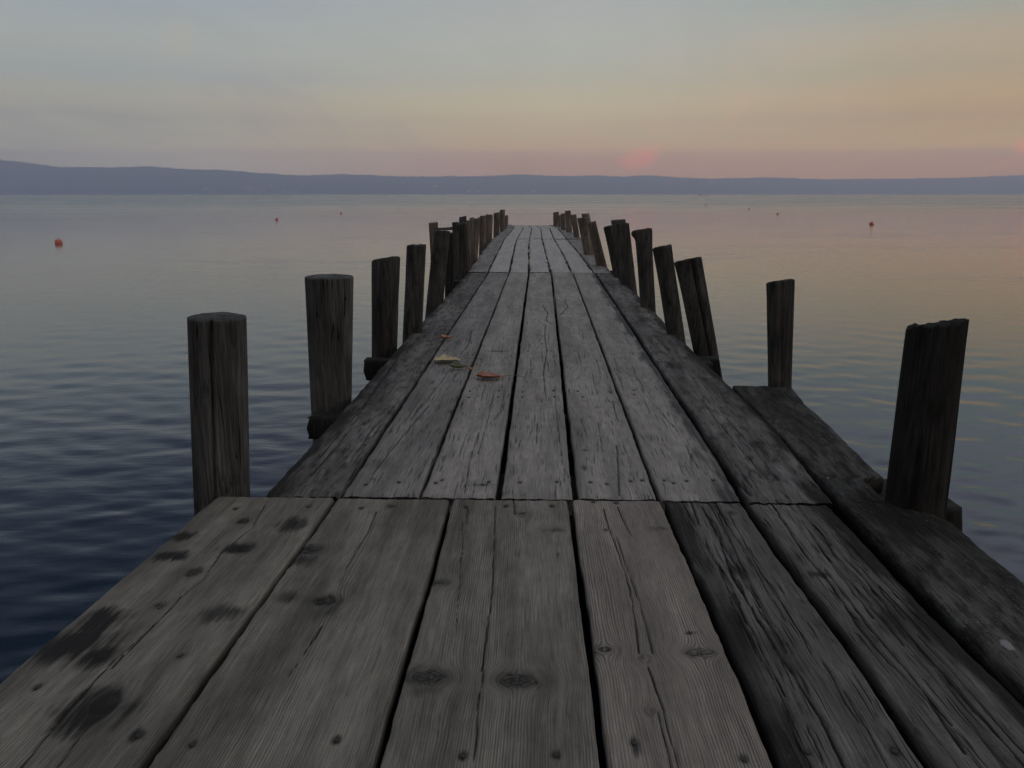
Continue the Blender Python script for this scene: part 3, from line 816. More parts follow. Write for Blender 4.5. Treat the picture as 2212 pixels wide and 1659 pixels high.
S2B = [((566, 1075), (745, 880), (862, 748), (1012, 588)), ((733, 1073), (1055, 588)), ((906, 1073), (1100, 588)), ((1077, 1073), (1142.5, 588)),
       ((1244, 1073), (1191, 588)), ((1421, 1073), (1237, 588)), ((1606, 1075), (1545, 975), (1420, 790), (1285, 588)), ((1794, 1075), (1680, 936), (1578, 832), (1504, 764), (1382, 640), (1320, 587))]
def second_section():
    E = [Edge(list(p)) for p in S2B]
    ys = ysamp(YB + 0.006, Y2 - 0.006, 0.006, 0.0009)
    c3 = lambda L: [(619.4 + .48 * x, 566.3 + .48 * y) for x, y in L]
    mats = [M_EDGE, M_MID, M_WORN, M_WORN, M_WORN, M_WORN, M_EDGE]
    nails = {0: [], 1: [(862, 1041), (790, 1046), (885, 850), (960, 757)], 2: [(941, 1041), (955, 1035), (1042, 1044), (1056, 1040), (1015, 843), (1013, 857), (1078, 843), (1076, 857)],
             3: [(1123, 1041), (1203, 1039), (1129, 845), (1128, 857), (1195, 843), (1197, 856), (1141, 758), (1192, 757), (1131, 692), (1165, 691)],
             4: [(1275, 1040), (1311, 1043), (1363, 1038), (1387, 1036), (1248, 843), (1260, 855), (1318, 845), (1241, 757)],
             5: [(1435, 1036), (1455, 1041), (1483, 1037), (1541, 1036), (1369, 842), (1370, 851), (1440, 848)], 6: []}
    stains = {0: [], 1: [(900, 900, .06, .05, .4), (820, 1000, .08, .1, .5), (960, 757, .04, .02, .6)],
              2: [(1078, 758, .075, .020, 1.0), (1045, 1046, .05, .012, .8)],
              3: [(1080, 1065, .03, .03, .7)], 4: [(1262, 1010, .03, .05, .8), (1265, 972, .03, .02, .5)],
              5: [(1420, 760, .08, .05, .35), (1520, 920, .05, .04, .3)], 6: [(1640, 958, .05, .05, .7), (1455, 790, .09, .12, .6), (1400, 690, .08, .12, .5)]}
    knots = {4: [(1290, 878, .016, .35), (1320, 880, .012, .3), (1265, 972, .014, .5), (1345, 980, .012, .4)], 1: [(975, 888, .02, .5)], 6: [(1635, 956, .02, .6)]}
    cracks = {0: [(c3([(520, 390), (440, 520), (300, 700), (130, 900)]), .003, .006), (c3([(470, 470), (380, 590), (280, 760), (110, 960)]), .0026, .005)],
              1: [(c3([(830, 310), (820, 360)]), .006, .008), (c3([(820, 360), (770, 430), (690, 540), (560, 700)]), .003, .006), (c3([(640, 640), (480, 830), (380, 960)]), .003, .005)],
              2: [(c3([(870, 740), (820, 900), (800, 1040)]), .0022, .005), (c3([(930, 590), (900, 720), (860, 860)]), .0022, .005)],
              3: [(c3([(1150, 190), (1175, 230), (1165, 260), (1190, 275)]), .006, .007), (c3([(1165, 280), (1160, 330), (1170, 400), (1155, 500), (1165, 600)]), .004, .005), (c3([(1205, 560), (1215, 700), (1240, 900), (1290, 1020)]), .0022, .005)],
              4: [(c3([(1250, 170), (1265, 200), (1230, 235)]), .007, .006), (c3([(1485, 820), (1490, 900), (1495, 1045)]), .0035, .008), (c3([(1400, 720), (1430, 900)]), .0022, .005)],
              5: [(c3([(1440, 150), (1500, 250), (1560, 340)]), .006, .006), (c3([(1620, 600), (1760, 760), (1850, 920)]), .0022, .005)],
              6: [(c3([(1960, 890), (2020, 970), (2090, 1050)]), .005, .009), (c3([(1880, 640), (2010, 800), (2150, 960)]), .003, .006), (c3([(1980, 700), (2110, 850), (2212, 980)]), .0025, .005)]}
    gaps = [0, .009, .007, .010, .010, .008, .014, .013]
    for i in range(7):
        plank(E[i], E[i + 1], Y0=YB + 0.006, Y1=Y2 - 0.006, gL=gaps[i], gR=(0.002 if i == 6 else gaps[i + 1]), mat=mats[i], seed=20 + i, nx=64, ys=ys,
              z=[-.004, 0, .002, 0, .003, .001, -.002][i], edge_n=.005 if i in (0, 6) else .004, nails=nails[i], stains=stains[i], cracks=cracks.get(i, []) + rand_checks(E[i], E[i + 1], YB, 5.5, [14, 12, 9, 10, 10, 8, 14][i], 60 + i, .0022, .005),
              knots=knots.get(i, []), rough=.002 if i in (0, 1, 6) else .0014, side_stain=((.9, 0) if i == 0 else (0, .9) if i == 6 else (.35, .3) if i < 5 else (.3, .8)))
second_section()

Dx = lambda x: 796.3 + .32 * x
Dy = lambda y: 424.7 + .32 * y
def far_sections():
    a = [1010, 1054, 1099, 1143.5, 1189, 1235, 1283, 1321]
    b = [1063.5, 1089, 1116, 1143.5, 1171, 1197, 1224, 1257]
    c = [1094, 1110, 1131, 1149, 1167.5, 1187, 1204, 1222]
    d = [1095.5, 1108, 1124, 1139, 1156, 1170, 1185, 1196.5]
    wave = [0, .5, -.5, 0, .5, 0, 1, 0]
    for s, (p, q, ya, yb, Ya, Yb) in enumerate(((a, b, 588, 516, Y2, Y3), (b, c, 516, 492.5, Y3, Y4), (c, d, 492.5, 485.8, Y4, Y5))):
        E = []
        for i in range(8):
            pts = [(p[i], ya), ((p[i] * .45 + q[i] * .55) + (2.5 if i in (5, 6) and s == 0 else 0) - (1.5 if i == 3 and s == 0 else 0), ya * .45 + yb * .55), (q[i], yb)]
            if i == 7 and s == 0: pts = [(1321, 588), (1304, 567), (1277, 537), (1257, 516)]
            E.append(Edge(pts))
        ys = ysamp(Ya + .008, Yb - .008, .05, 0.0002)
        for i in range(7):
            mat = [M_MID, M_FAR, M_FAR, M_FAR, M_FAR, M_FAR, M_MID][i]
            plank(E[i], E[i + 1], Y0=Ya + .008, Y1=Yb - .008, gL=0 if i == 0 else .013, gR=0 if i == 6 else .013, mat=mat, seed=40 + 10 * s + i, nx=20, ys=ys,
                  z=random.uniform(-.006, .006), edge_n=.02, side_stain=((.6, 0) if i == 0 else (0, .8) if i == 6 else (.2, .2)), rough=.003, ends=.02,
                  stains=[(E_ * 1.0, 0, 0, 0, 0) for E_ in []])
far_sections()

# beams under the boards
def beam(name, x0, x1, Y, w, h, ztop, mat, seed, ragged=True, axis='x', label=None):
    n = 26; m = 20
    s = np.linspace(0, 1, n)
    th = np.linspace(0, 2 * math.pi, m, endpoint=False)
    ex = 0.28
    cx = np.sign(np.cos(th)) * np.abs(np.cos(th)) ** ex * w / 2
    cz = np.sign(np.sin(th)) * np.abs(np.sin(th)) ** ex * h / 2
    L = x0 + (x1 - x0) * s
    A = L[:, None] + 0 * th[None, :]
    jit = 1 + 0.10 * fbm(L[:, None] * 6, th[None, :] * 2, seed, 2)
    B = Y + cx[None, :] * jit
    Z = ztop - h / 2 + cz[None, :] * jit
    if ragged:
        A[0] += 0.035 * fbm(th * 2.2, th * 0 + seed, seed + 1, 3); A[-1] += 0.035 * fbm(th * 2.2, th * 0 + seed, seed + 2, 3)
    V = np.stack([A, B, Z], -1) if axis == 'x' else np.stack([B, A, Z], -1)
    V = V - PIER_OFF
    me = grid_mesh(name, V, m, n, extra_faces=[list(range(m))[::-1], [(n - 1) * m + i for i in range(m)]], wrap=True)
    me.materials.append(mat)
    o = bpy.data.objects.new(name, me)
    COL.objects.link(o)
    o.parent = pier
    if label: o['label'] = label
    return o
def beams():
    zt = -.062
    for px, py, xb, right, w, h, sd in ((665, 901, .86, 0, .115, .105, 1), (789, 779, 1.0, 0, .115, .125, 2), (1556, 776, -.7, 1, .12, .125, 3)):
        p = on_z(px, py, zt)
        beam('crossbeam', xb if right else p[0], p[0] if right else xb, p[1] + w / 2, w, h, zt, M_POSTK, sd)
    r = on_z(2062, 1085, -.06)
    beam('crossbeam', -0.30, r[0], r[1] + .10, .30, .14, zt + .02 - .02, M_POSTK, 4)
    r = on_z(1722, 850, -.06)
    beam('crossbeam', -0.8, r[0], r[1] + .05, .10, .10, zt - .01, M_POSTK, 5)
    for k, (px, py) in enumerate(((982, 606), (1046, 545))):
        r = on_z(px, py, -.06)
        beam('crossbeam', r[0], 0.9, r[1] + .05, .12, .12, zt, M_POSTK, 6 + k)
    r = on_z(1326, 585, -.06)
    beam('crossbeam', -0.7, r[0], r[1] + .05, .12, .12, zt, M_POSTK, 9)
    for y in (2.33, 0.4, 16.6, 19.5, 22.2, 24.5):
        beam('crossbeam', -.72, .72, y, .12, .12, zt - .004, M_POSTK, int(y * 10))
    beam('stringer', -1.6, 4.1, Edge([(1803, 1075), (2206, 1485)])(np.array(1.8)), .17, .16, -.19 + .124, M_POSTK, 180, axis='y', ragged=False)  # extra timber added under the outer gap to hide bright water and darken it
    for x in (-.55, 0.02, .58):
        beam('stringer', -1.6, 24.6, x, .12, .16, -.19, M_POSTK, int(x * 100) + 80, axis='y', ragged=False)
beams()

# ------------------------------------------------------------------ posts
def post(label, Y, tl, tr, ytl, ytr, bl, br, yb, mat, seed, grooves=(), flare=None, na=56, nz=44, lump=0.045, wet=False, depth=1.0, top_n=0.007, back=0.0, group='wooden posts beside the pier', cat='post'):
    """a driven pile standing at distance Y; outline given by its top corners and its visible foot"""
    TL = on_y(tl, ytl, Y); TR = on_y(tr, ytr, Y)
    BL = on_y(bl, yb, Y); BR = on_y(br, yb, Y)
    tc = (TL + TR) / 2; bc = (BL + BR) / 2
    rt = abs(TR[0] - TL[0]) / 2; rb = abs(BR[0] - BL[0]) / 2
    slope = (TR[2] - TL[2]) / max(TR[0] - TL[0], 1e-4)
    zb = WATER - 0.55
    sl = (tc - bc) / (tc[2] - bc[2])
    rr = (rt - rb) / (tc[2] - bc[2])
    base = bc + sl * (zb - bc[2])
    th = np.linspace(0, 2 * math.pi, na, endpoint=False)
    t_ = np.linspace(0, 1, nz)
    t_ = 1 - (1 - t_) ** 1.25
    zt = tc[2]
    zc = zb + (zt - zb) * t_
    r = np.clip(rb + rr * (zc - bc[2]), rb * 0.8, max(rt, rb) * 1.1)
    R = r[:, None] * (1 + lump * 2 * fbm(np.cos(th)[None, :] * 1.3 + 5 + seed, np.sin(th)[None, :] * 1.3 + zc[:, None] * 1.7, seed, 3)
                      + 0.03 * vnoise(th[None, :] * 7, zc[:, None] * 1.2, seed + 3))
    # ring seam: blend noise period
    for (ang, dep, wid) in grooves:
        da = np.abs((th - ang + math.pi) % (2 * math.pi) - math.pi)[None, :] + 0.12 * vnoise(zc * 3, seed * 1.3, seed + 7)[:, None]
        R = R - r[:, None] * dep * np.exp(-(da / wid) ** 2)
    if flare:
        for (z0, wz, ang, wa, amt) in flare:
            da = np.abs((th - ang + math.pi) % (2 * math.pi) - math.pi)[None, :]
            R = R + r[:, None] * amt * np.exp(-((zc[:, None] - z0) / wz) ** 2 - (da / wa) ** 2)
    cx = base[0] + sl[0] * (zc - zb)
    X = cx[:, None] + R * np.cos(th)[None, :]
    Yy = Y + depth * R * np.sin(th)[None, :]
    w = np.clip((zc - (zt - 0.30)) / 0.30, 0, 1)[:, None] ** 2
    Z = zc[:, None] + w * (slope * (X - cx[:, None]) + back * (Yy - Y + r[-1]) + top_n * 1.5 * fbm(X * 45 + seed, Yy * 45, seed + 23, 2))
    # cut top: rings drawing in to the middle
    rings = [np.stack([X, Yy, Z], -1)]
    tx, ty = cx[-1], Y
    last = rings[0][-1]
    for k, (f, dz) in enumerate(((0.985, 0.0015), (0.95, 0.003), (0.82, 0.006), (0.6, 0.006), (0.35, 0.005), (0.12, 0.004))):
        xx = tx + (last[:, 0] - tx) * f; yy = ty + (last[:, 1] - ty) * f
        zz = zt + slope * (xx - tx) + back * (yy - ty + r[-1]) + dz + top_n * fbm(xx * 60 + seed, yy * 60, seed + 21, 2)
        rings.append(np.stack([xx, yy, zz], -1)[None])
    V = np.concatenate(rings, 0)
    org = np.array([base[0], Y, WATER])
    V = V - org
    nzt = V.shape[0]
    me = grid_mesh('wooden_post', V, na, nzt, extra_faces=[list(range(na))[::-1], [(nzt - 1) * na + i for i in range(na)]], wrap=True)
    sm = np.ones(len(me.polygons), bool); sm[na * (nz - 1):] = False
    me.polygons.foreach_set('use_smooth', sm)
    me.materials.append(mat)
    o = bpy.data.objects.new('wooden_post', me)
    o.location = org
    COL.objects.link(o)
    tag(o, label, cat, group)
    return o

gy = lambda y: on_z(1150, y)[1]
PI = math.pi
FR = -PI / 2          # angle of the side facing back towards the camera
# left row, near to far
post('nearest left post, thick and grey, split from top to foot by a deep crack', gy(1075) + .06, 408, 529, 684, 688, 423, 537, 1080, M_POSTG, 1,
     grooves=((FR + .12, .35, .075), (FR + 1.0, .06, .05)), nz=70, na=110, lump=.012, top_n=.003)
post('second left post, smooth and round with a flat sawn top and wider head', on_z(668, 900, -.062)[1] + .225, 660, 762, 598, 599, 674, 758, 890, M_POSTG, 2,
     grooves=((FR + .55, .10, .04),), nz=70, na=96, lump=.018, top_n=.003)
post('squared left post with rough top standing on the end of a dark crossbeam', on_z(789, 778, -.062)[1] + .225, 803, 864, 561, 551, 803, 857, 768, M_POST, 3, grooves=((FR - .5, .08, .06), (FR + .5, .10, .06)), lump=.05, back=-.15)
post('slim left post leaning out slightly, pale streak down its side, between two dark posts', gy(717), 879, 921, 531, 530, 869, 911, 735, M_POST, 4, grooves=((FR + .8, .08, .07),))
post('left post leaning towards the deck in front of the brown mooring pile', gy(652), 937, 972, 497, 498, 922, 958, 650, M_POST, 5, grooves=((FR + .3, .12, .08),), lump=.06, back=-.15)
post('dark left post half hidden behind the one leaning by the brown mooring pile', gy(622), 962, 978, 506, 505, 961, 980, 618, M_POSTK, 6, na=32, nz=30)
post('narrow left post with squared shoulder where the thin rail ends', gy(590), 977, 991, 481, 481, 979, 991, 592, M_POST, 7, na=32, nz=30)
post('broad flat topped left post covering the end of the thin rail', gy(584), 990, 1011, 482, 482, 990, 1011, 592, M_POST, 8, na=36, nz=34, grooves=((FR, .1, .1),))
post('dark grey slanted top poking up behind the broad flat topped left post', gy(545), 991.5, 1008, 470, 467, 992, 1008, 545, M_POSTG, 9, na=30, nz=24)
post('short pale stub right behind the broad flat topped left post', gy(548), 1008, 1015, 477, 476, 1009, 1018, 548, M_POSTB, 10, na=24, nz=20)
post('pale brown post rising behind the twisted left post', gy(535), 1014.5, 1025.5, 471, 470.5, 1015, 1026, 535, M_POSTB, 11, na=28, nz=24)
post('twisted left post curving over at its head', gy(556), 1026, 1037, 473, 471, 1017, 1032, 556, M_POSTB, 12, na=32, nz=30, lump=.14, grooves=((FR + .4, .25, .2),))
post('left half of the close pair of stout brown posts', gy(524), 1036.5, 1050, 467, 466, 1035, 1050, 528, M_POSTB, 13, na=34, nz=28)
post('right half of the close pair of stout brown posts', gy(517), 1049, 1065, 463.5, 464.5, 1049, 1063, 520, M_POSTB, 14, na=34, nz=28)
post('brown left post with a dark split, just before the far joint', gy(502), 1066.5, 1081, 461, 458.5, 1066, 1079, 505, M_POSTB, 15, na=30, nz=24, grooves=((FR - .5, .3, .2),))
post('tallest looking post near the far left end of the pier', gy(495), 1080, 1091, 453.5, 453, 1080, 1091, 497, M_POSTB, 16, na=28, nz=24)
post('last left post at the far end of the pier', gy(488), 1091, 1098, 466, 465, 1091, 1097.5, 490, M_POSTB, 17, na=26, nz=22)
# right row, near to far
post('nearest right post, very thick and black, leaning outwards with a slanted top', gy(1068), 1964, 2086, 704, 686, 1914, 2038, 1085, M_POSTK, 21,
     grooves=((FR - .55, .08, .06), (FR + .9, .08, .06), (FR - .1, .04, .05)), nz=80, na=110, lump=.05, top_n=.016, back=-.15)
post('lone upright right post behind the end of the blackened outer board', gy(824), 1656, 1715, 608, 601, 1660, 1708, 840, M_POST, 22, grooves=((FR - .15, .12, .06),), lump=.045, nz=60, na=80, back=-.15)
post('split right post of two lobes leaning back over a crossbeam end', on_z(1556, 775, -.062)[1] + .235, 1456, 1516, 564, 552, 1499, 1552, 768, M_POST, 23, grooves=((FR + .18, .42, .11),), lump=.05, nz=60, na=80, back=-.15)
post('plain right post beside the split one, slanted top', gy(718), 1409, 1451, 535, 527, 1444, 1481, 740, M_POST, 24, grooves=((FR + .7, .1, .07),), lump=.04, back=-.15)
_yr5 = gy(660)
post('right post with a flared head and a knob on its left', _yr5, 1371, 1407, 497, 492, 1384, 1416, 664, M_POST, 25, lump=.035, back=-.15,
     flare=((on_y(1367, 500, _yr5)[2], .035, PI, .6, .45), (on_y(1367, 496, _yr5)[2], .10, 0, .9, .10)))
post('dark right post leaning inwards, tallest of the clump of three', gy(612), 1331, 1359, 483, 481, 1345, 1376, 628, M_POST, 26, grooves=((FR + .9, .2, .1),), lump=.05, back=-.15)
post('thin leaning plank-like post on the left of the clump of three', gy(597), 1303.5, 1332, 490, 484, 1324, 1352, 592, M_POST, 27, grooves=((FR - .3, .1, .1),), back=-.15)
post('short round topped post behind the clump of three', gy(575), 1320, 1351, 477, 474.5, 1334, 1362, 580, M_POSTG, 28)
post('brown right post leaning inwards with forked outline, first before the gap', gy(572), 1269, 1287, 482, 478, 1289, 1312, 578, M_POSTB, 29, na=36, nz=30, grooves=((FR, .2, .15),))
post('stout brown right post just beyond the forked one', gy(548), 1247, 1271, 472, 470, 1261, 1283, 549, M_POSTB, 30, na=36, nz=30, grooves=((FR - .2, .2, .15),))
post('taller brown post looking over the stout one on the right', gy(535), 1256, 1273, 462.5, 461.5, 1270, 1288, 535, M_POSTB, 31, na=30, nz=24)
post('square topped brown post in the middle of the far right row', gy(513), 1232, 1245, 464.5, 463.5, 1240, 1252, 512, M_POSTB, 32, na=28, nz=24)
post('tallest brown post of the far right row', gy(502), 1220, 1233, 456, 455, 1223, 1236, 502, M_POSTB, 33, na=28, nz=24)
post('low pale post left of the tallest one in the far right row', gy(497), 1211, 1220.5, 462, 461, 1212, 1222, 496, M_POSTB, 34, na=28, nz=22)
post('jagged topped last post at the far right end of the pier', gy(488), 1195, 1207, 459.5, 457.5, 1195.5, 1207, 490, M_POSTB, 35, na=28, nz=22, top_n=.03, back=-.15)
post('small stub leaning on the jagged last right post', gy(491), 1205, 1212, 463.5, 466, 1206, 1213, 492, M_POSTB, 36, na=22, nz=20)
# mooring pile out in the water with its two thin rails
_ym = on_z(937, 553, WATER)[1]
pile = post('pale brown mooring pile in the water left of the pier, lower half black', _ym, 926, 946, 482, 480, 930, 947, 545, M_POSTB, 50, na=36, nz=30, group=None)
def rail(label, p0, p1, r, seed):
    p0 = np.array(p0); p1 = np.array(p1)
    n, m = 20, 10
    t_ = np.linspace(0, 1, n)
    C = p0[None] + (p1 - p0)[None] * t_[:, None]
    C[:, 2] += -0.012 * np.sin(t_ * PI)
    th = np.linspace(0, 2 * PI, m, endpoint=False)
    R = r * (1 + .25 * fbm(t_[:, None] * 8, th[None] * 2, seed, 2))
    V = np.stack([C[:, 0][:, None] + 0 * R, C[:, 1][:, None] + R * np.cos(th), C[:, 2][:, None] + R * np.sin(th)], -1)
    org = p0.copy()
    me = grid_mesh('rail', V - org, m, n, extra_faces=[list(range(m)), [(n - 1) * m + i for i in range(m)][::-1]], wrap=True)
    me.materials.append(M_POSTG)
    o = bpy.data.objects.new('rail', me); o.location = org
    COL.objects.link(o)
    tag(o, label, 'rail', 'thin rails by the mooring pile')
rail('upper thin pole joining the brown mooring pile to the pier posts', on_y(938, 493.5, _ym - .12), on_y(992, 492, gy(590) - .06), .022, 3)
rail('lower thin pole below the other, behind the leaning left post', on_y(940, 505, _ym - .12), on_y(990, 503.5, gy(586) - .05), .018, 4)

# ------------------------------------------------------------------ leaves on the boards
def leaf_mat(name, c0, c1, vein):
    m, t, b = new_mat(name)
    tc = t.node('ShaderNodeTexCoord')
    n = t.noise(tc.outputs['Object'], 45.0, 4.0, 0.65)
    c = t.mix(t.smooth(n, 0.35, 0.65), c0, c1)
    sp = t.node('ShaderNodeSeparateXYZ'); t.link(tc.outputs['Object'], sp.inputs[0])
    w = t.math('SINE', t.math('ADD', t.math('MULTIPLY', sp.outputs[0], 420.0), t.math('MULTIPLY', t.math('ABSOLUTE', sp.outputs[1]), -520.0)))
    c = t.mix(t.math('MULTIPLY', t.smooth(w, 0.75, 1.0), 0.45), c, vein)
    t.link(c, b.inputs['Base Color'])
    b.inputs['Roughness'].default_value = 0.65
    return m
def leaf(label, px, py, length, width, heading, mat, curl, lobes=0, stem=0.05, seed=1, tip=0.0, lift=0.004, zoff=0.0, fold=0.0):
    c = on_z(px, py, 0.006 + zoff)
    root = empty('fallen_leaf', c)
    root.rotation_euler = (0, 0, heading)
    tag(root, label, 'leaf', 'fallen leaves on the pier')
    n, m = 34, 17
    s = np.linspace(0, 1, n)
    if lobes:
        prof = (np.sin(PI * s ** 0.8) ** 0.7) * (0.62 + 0.38 * np.abs(np.cos(PI * (s * lobes)))) + 0.02
        prof *= 1 + .25 * fbm(s * 30, s * 0 + seed, seed, 2)
    else:
        prof = np.sin(PI * s ** 0.85) ** 0.8 * (1 - .25 * s) + 0.01
        prof *= 1 + 0.10 * fbm(s * 40, s * 0 + seed, seed, 2)
    v = np.linspace(-1, 1, m)
    Wd = width / 2 * prof
    S, Vv = np.meshgrid(s, v, indexing='ij')
    X = (S - .5) * length
    ang = curl * Vv
    Yl = Wd[:, None] * np.sin(np.clip(ang, -2.6, 2.6)) / max(curl, .01)
    Zl = Wd[:, None] * (1 - np.cos(ang)) / max(curl, .01)
    Zl = Zl + lift + tip * (2 * S - 1) ** 2 + 0.010 * fbm(S * 6, Vv * 3, seed + 2, 2) * np.abs(Vv) + fold * np.abs(Vv) * Wd[:, None]
    Zl = np.maximum(Zl, 0.001)
    V = np.stack([X, Yl, Zl], -1)
    me = grid_mesh('blade', V, m, n)
    me.materials.append(mat)
    o = bpy.data.objects.new('blade', me)
    COL.objects.link(o); o.parent = root
    sol = o.modifiers.new('thickness', 'SOLIDIFY'); sol.thickness = 0.0006
    if stem > 0:
        k, q = 12, 6
        ts = np.linspace(0, 1, k)
        th = np.linspace(0, 2 * PI, q, endpoint=False)
        cx = length * .47 + ts * stem; cz = lift + tip + 0.010 * np.sin(ts * PI) + .001 - tip * ts * .7; cy = 0.10 * stem * ts ** 2
        r = .0013 * (1 + .5 * (ts > .9))
        V = np.stack([cx[:, None] + 0 * th, cy[:, None] + r[:, None] * np.cos(th), cz[:, None] + r[:, None] * np.sin(th)], -1)
        me = grid_mesh('stem', V, q, k, extra_faces=[list(range(q)), [(k - 1) * q + i for i in range(q)][::-1]], wrap=True)
        me.materials.append(M_STEM)
        o = bpy.data.objects.new('stem', me)
        COL.objects.link(o); o.parent = root
ML_RED = leaf_mat('russet_leaf', (0.26, 0.105, 0.070, 1), (0.34, 0.150, 0.095, 1), (0.15, 0.06, 0.04, 1))
ML_YEL = leaf_mat('yellow_leaf', (0.38, 0.30, 0.150, 1), (0.46, 0.38, 0.21, 1), (0.25, 0.20, 0.10, 1))
ML_GRN = leaf_mat('green_leaf', (0.085, 0.100, 0.050, 1), (0.14, 0.16, 0.085, 1), (0.18, 0.19, 0.12, 1))
ML_BRN = leaf_mat('tan_leaf', (0.34, 0.19, 0.105, 1), (0.42, 0.25, 0.15, 1), (0.20, 0.10, 0.06, 1))
ML_ORG = leaf_mat('orange_leaf', (0.42, 0.20, 0.05, 1), (0.5, 0.25, 0.07, 1), (0.3, 0.13, 0.04, 1))
leaf('russet brown curled leaf with a long dark stem, nearest of the leaves', 1057, 817, .145, .115, rad(-6), ML_RED, 0.85, stem=.11, seed=3, tip=.009, lift=.002)
leaf('pale yellow lobed leaf lying beside the green one', 966, 780, .150, .15, rad(4), ML_YEL, 0.45, lobes=2.6, stem=.12, seed=5, tip=.003, lift=.004)
leaf('small green curled leaf in front of the yellow leaf', 990, 796, .105, .07, rad(-10), ML_GRN, 1.3, stem=.02, seed=7, tip=.012, lift=.003)
leaf('tiny orange leaf scrap over the gap between boards', 1015, 799, .030, .03, rad(40), ML_ORG, 0.7, stem=0, seed=9, tip=.008, lift=.004)
leaf('crumpled tan leaf, farthest of the leaves, on the edge of a gap', 964, 734, .095, .09, rad(25), ML_BRN, 1.2, lobes=2.2, stem=.03, seed=11, tip=.016, lift=.004)

# ------------------------------------------------------------------ buoys
def buoy(label, px, py, wpx, seed):
    c = on_z(px, py, WATER)
    dist = np.dot(c - _o, _fw)
    R = wpx / 2 / FPX * dist
    root = empty('mooring_buoy', (c[0], c[1], WATER))
    root.rotation_euler = (rad(random.uniform(-5, 5)), rad(random.uniform(-8, 8)), random.random() * 6)
    tag(root, label, 'buoy', 'red mooring buoys on the lake')
    prof = [(0.0, -.75), (.55, -.72), (.85, -.5), (1.0, -.1), (1.0, .35), (.97, .75), (.86, 1.0), (.62, 1.16), (.28, 1.22), (0.0, 1.23)]
    n = 28
    th = np.linspace(0, 2 * PI, n, endpoint=False)
    V = np.array([[(r * R * math.cos(a), r * R * math.sin(a), z * R) for a in th] for r, z in prof])
    me = grid_mesh('float', V, n, len(prof), wrap=True)
    me.materials.append(M_BUOY)
    o = bpy.data.objects.new('float', me); COL.objects.link(o); o.parent = root
    V = []
    for i in range(17):
        a = PI * i / 16
        cx, cz = .2 * R * math.cos(a), 1.2 * R + .3 * R * math.sin(a)
        V.append([(cx + .05 * R * math.cos(b_) * math.cos(a), .05 * R * math.sin(b_), cz + .05 * R * math.cos(b_) * math.sin(a)) for b_ in np.linspace(0, 2 * PI, 8, endpoint=False)])
    me = grid_mesh('lifting_eye', np.array(V), 8, 17, wrap=True)
    me.materials.append(M_ROPE)
    o = bpy.data.objects.new('lifting_eye', me); COL.objects.link(o); o.parent = root
buoy('largest red buoy, alone on the calm water at far left', 127, 526, 15, 1)
buoy('second largest red buoy of the left side, right of the biggest one', 598, 475, 6.5, 2)
buoy('small red buoy nearer the pier on the left, third in the line', 737, 461.5, 5, 3)
buoy('tiny red speck of a buoy above the left post tops of the pier', 1019, 443, 3.4, 4)
buoy('farthest red buoy on the right, directly below the white boat', 1525, 443.5, 4.2, 5)
buoy('small red buoy, second from the white boat on the right', 1618, 452.5, 4, 6)
buoy('small red buoy, third from the white boat on the right', 1680, 462.5, 5, 7)
buoy('largest red buoy on the right side of the pier', 1883, 485, 9, 8)

# ------------------------------------------------------------------ white boat
def boat():
    c = on_z(1524, 423.0, WATER)
    L = 8.2
    root = empty('motorboat', (c[0], c[1], WATER))
    root.rotation_euler = (0, 0, rad(4))
    tag(root, 'small white motorboat with dark engine far out below the hills', 'boat')
    n, m = 22, 11
    s = np.linspace(0, 1, n)
    half = 1.25 * np.clip(1 - np.maximum(0, (s - .45) / .55) ** 2.2, 0.02, 1)
    sheer = 0.95 + .55 * s ** 2
    V = np.zeros((n, m, 3))
    for i in range(n):
        for j in range(m):
            a = (j / (m - 1) - .5) * 2
            V[i, j] = ((s[i] - .5) * L + (.35 * (1 - abs(a)) * -1 if i == n - 1 else 0), half[i] * np.sign(a) * min(1.0, 2.2 * abs(a)) ** .5 * (1.0 - .18 * max(0, abs(a) - .4)), -.35 + (sheer[i] + .35) * abs(a) ** 1.3)
    me = grid_mesh('hull', V, m, n, extra_faces=[list(range(m))])
    me.materials.append(M_BOATW)
    o = bpy.data.objects.new('hull', me); COL.objects.link(o); o.parent = root
    D = np.stack([V[:, 0] * [1, .96, 1] - [0, 0, .08], V[:, -1] * [1, .96, 1] - [0, 0, .08]], 1)
    me = grid_mesh('deck', D, 2, n); me.materials.append(M_BOATW)
    o = bpy.data.objects.new('deck', me); COL.objects.link(o); o.parent = root
    def box(name, x0, x1, y, z0, z1, mat, taper=.7):
        vs = []
        for z, k in ((z0, 1), (z1, taper)):
            xm, hx = (x0 + x1) / 2, (x1 - x0) / 2 * k
            vs += [(xm - hx, -y * k, z), (xm + hx, -y * k, z), (xm + hx, y * k, z), (xm - hx, y * k, z)]
        fs = [(3, 2, 1, 0), (4, 5, 6, 7)] + [(i, (i + 1) % 4, 4 + (i + 1) % 4, 4 + i) for i in range(4)]
        o = mesh_obj(name, vs, fs, mat, root, smooth=False)
        bv = o.modifiers.new('bevel', 'BEVEL'); bv.width = .06; bv.segments = 2
    box('cabin', -.6, 2.2, .85, .85, 1.55, M_BOATW)
    box('windscreen', .6, 1.9, .80, 1.5, 1.85, M_BOATD, .8)
    box('outboard_engine', -4.75, -4.05, .35, -.1, 1.45, M_BOATD, .8)
boat()

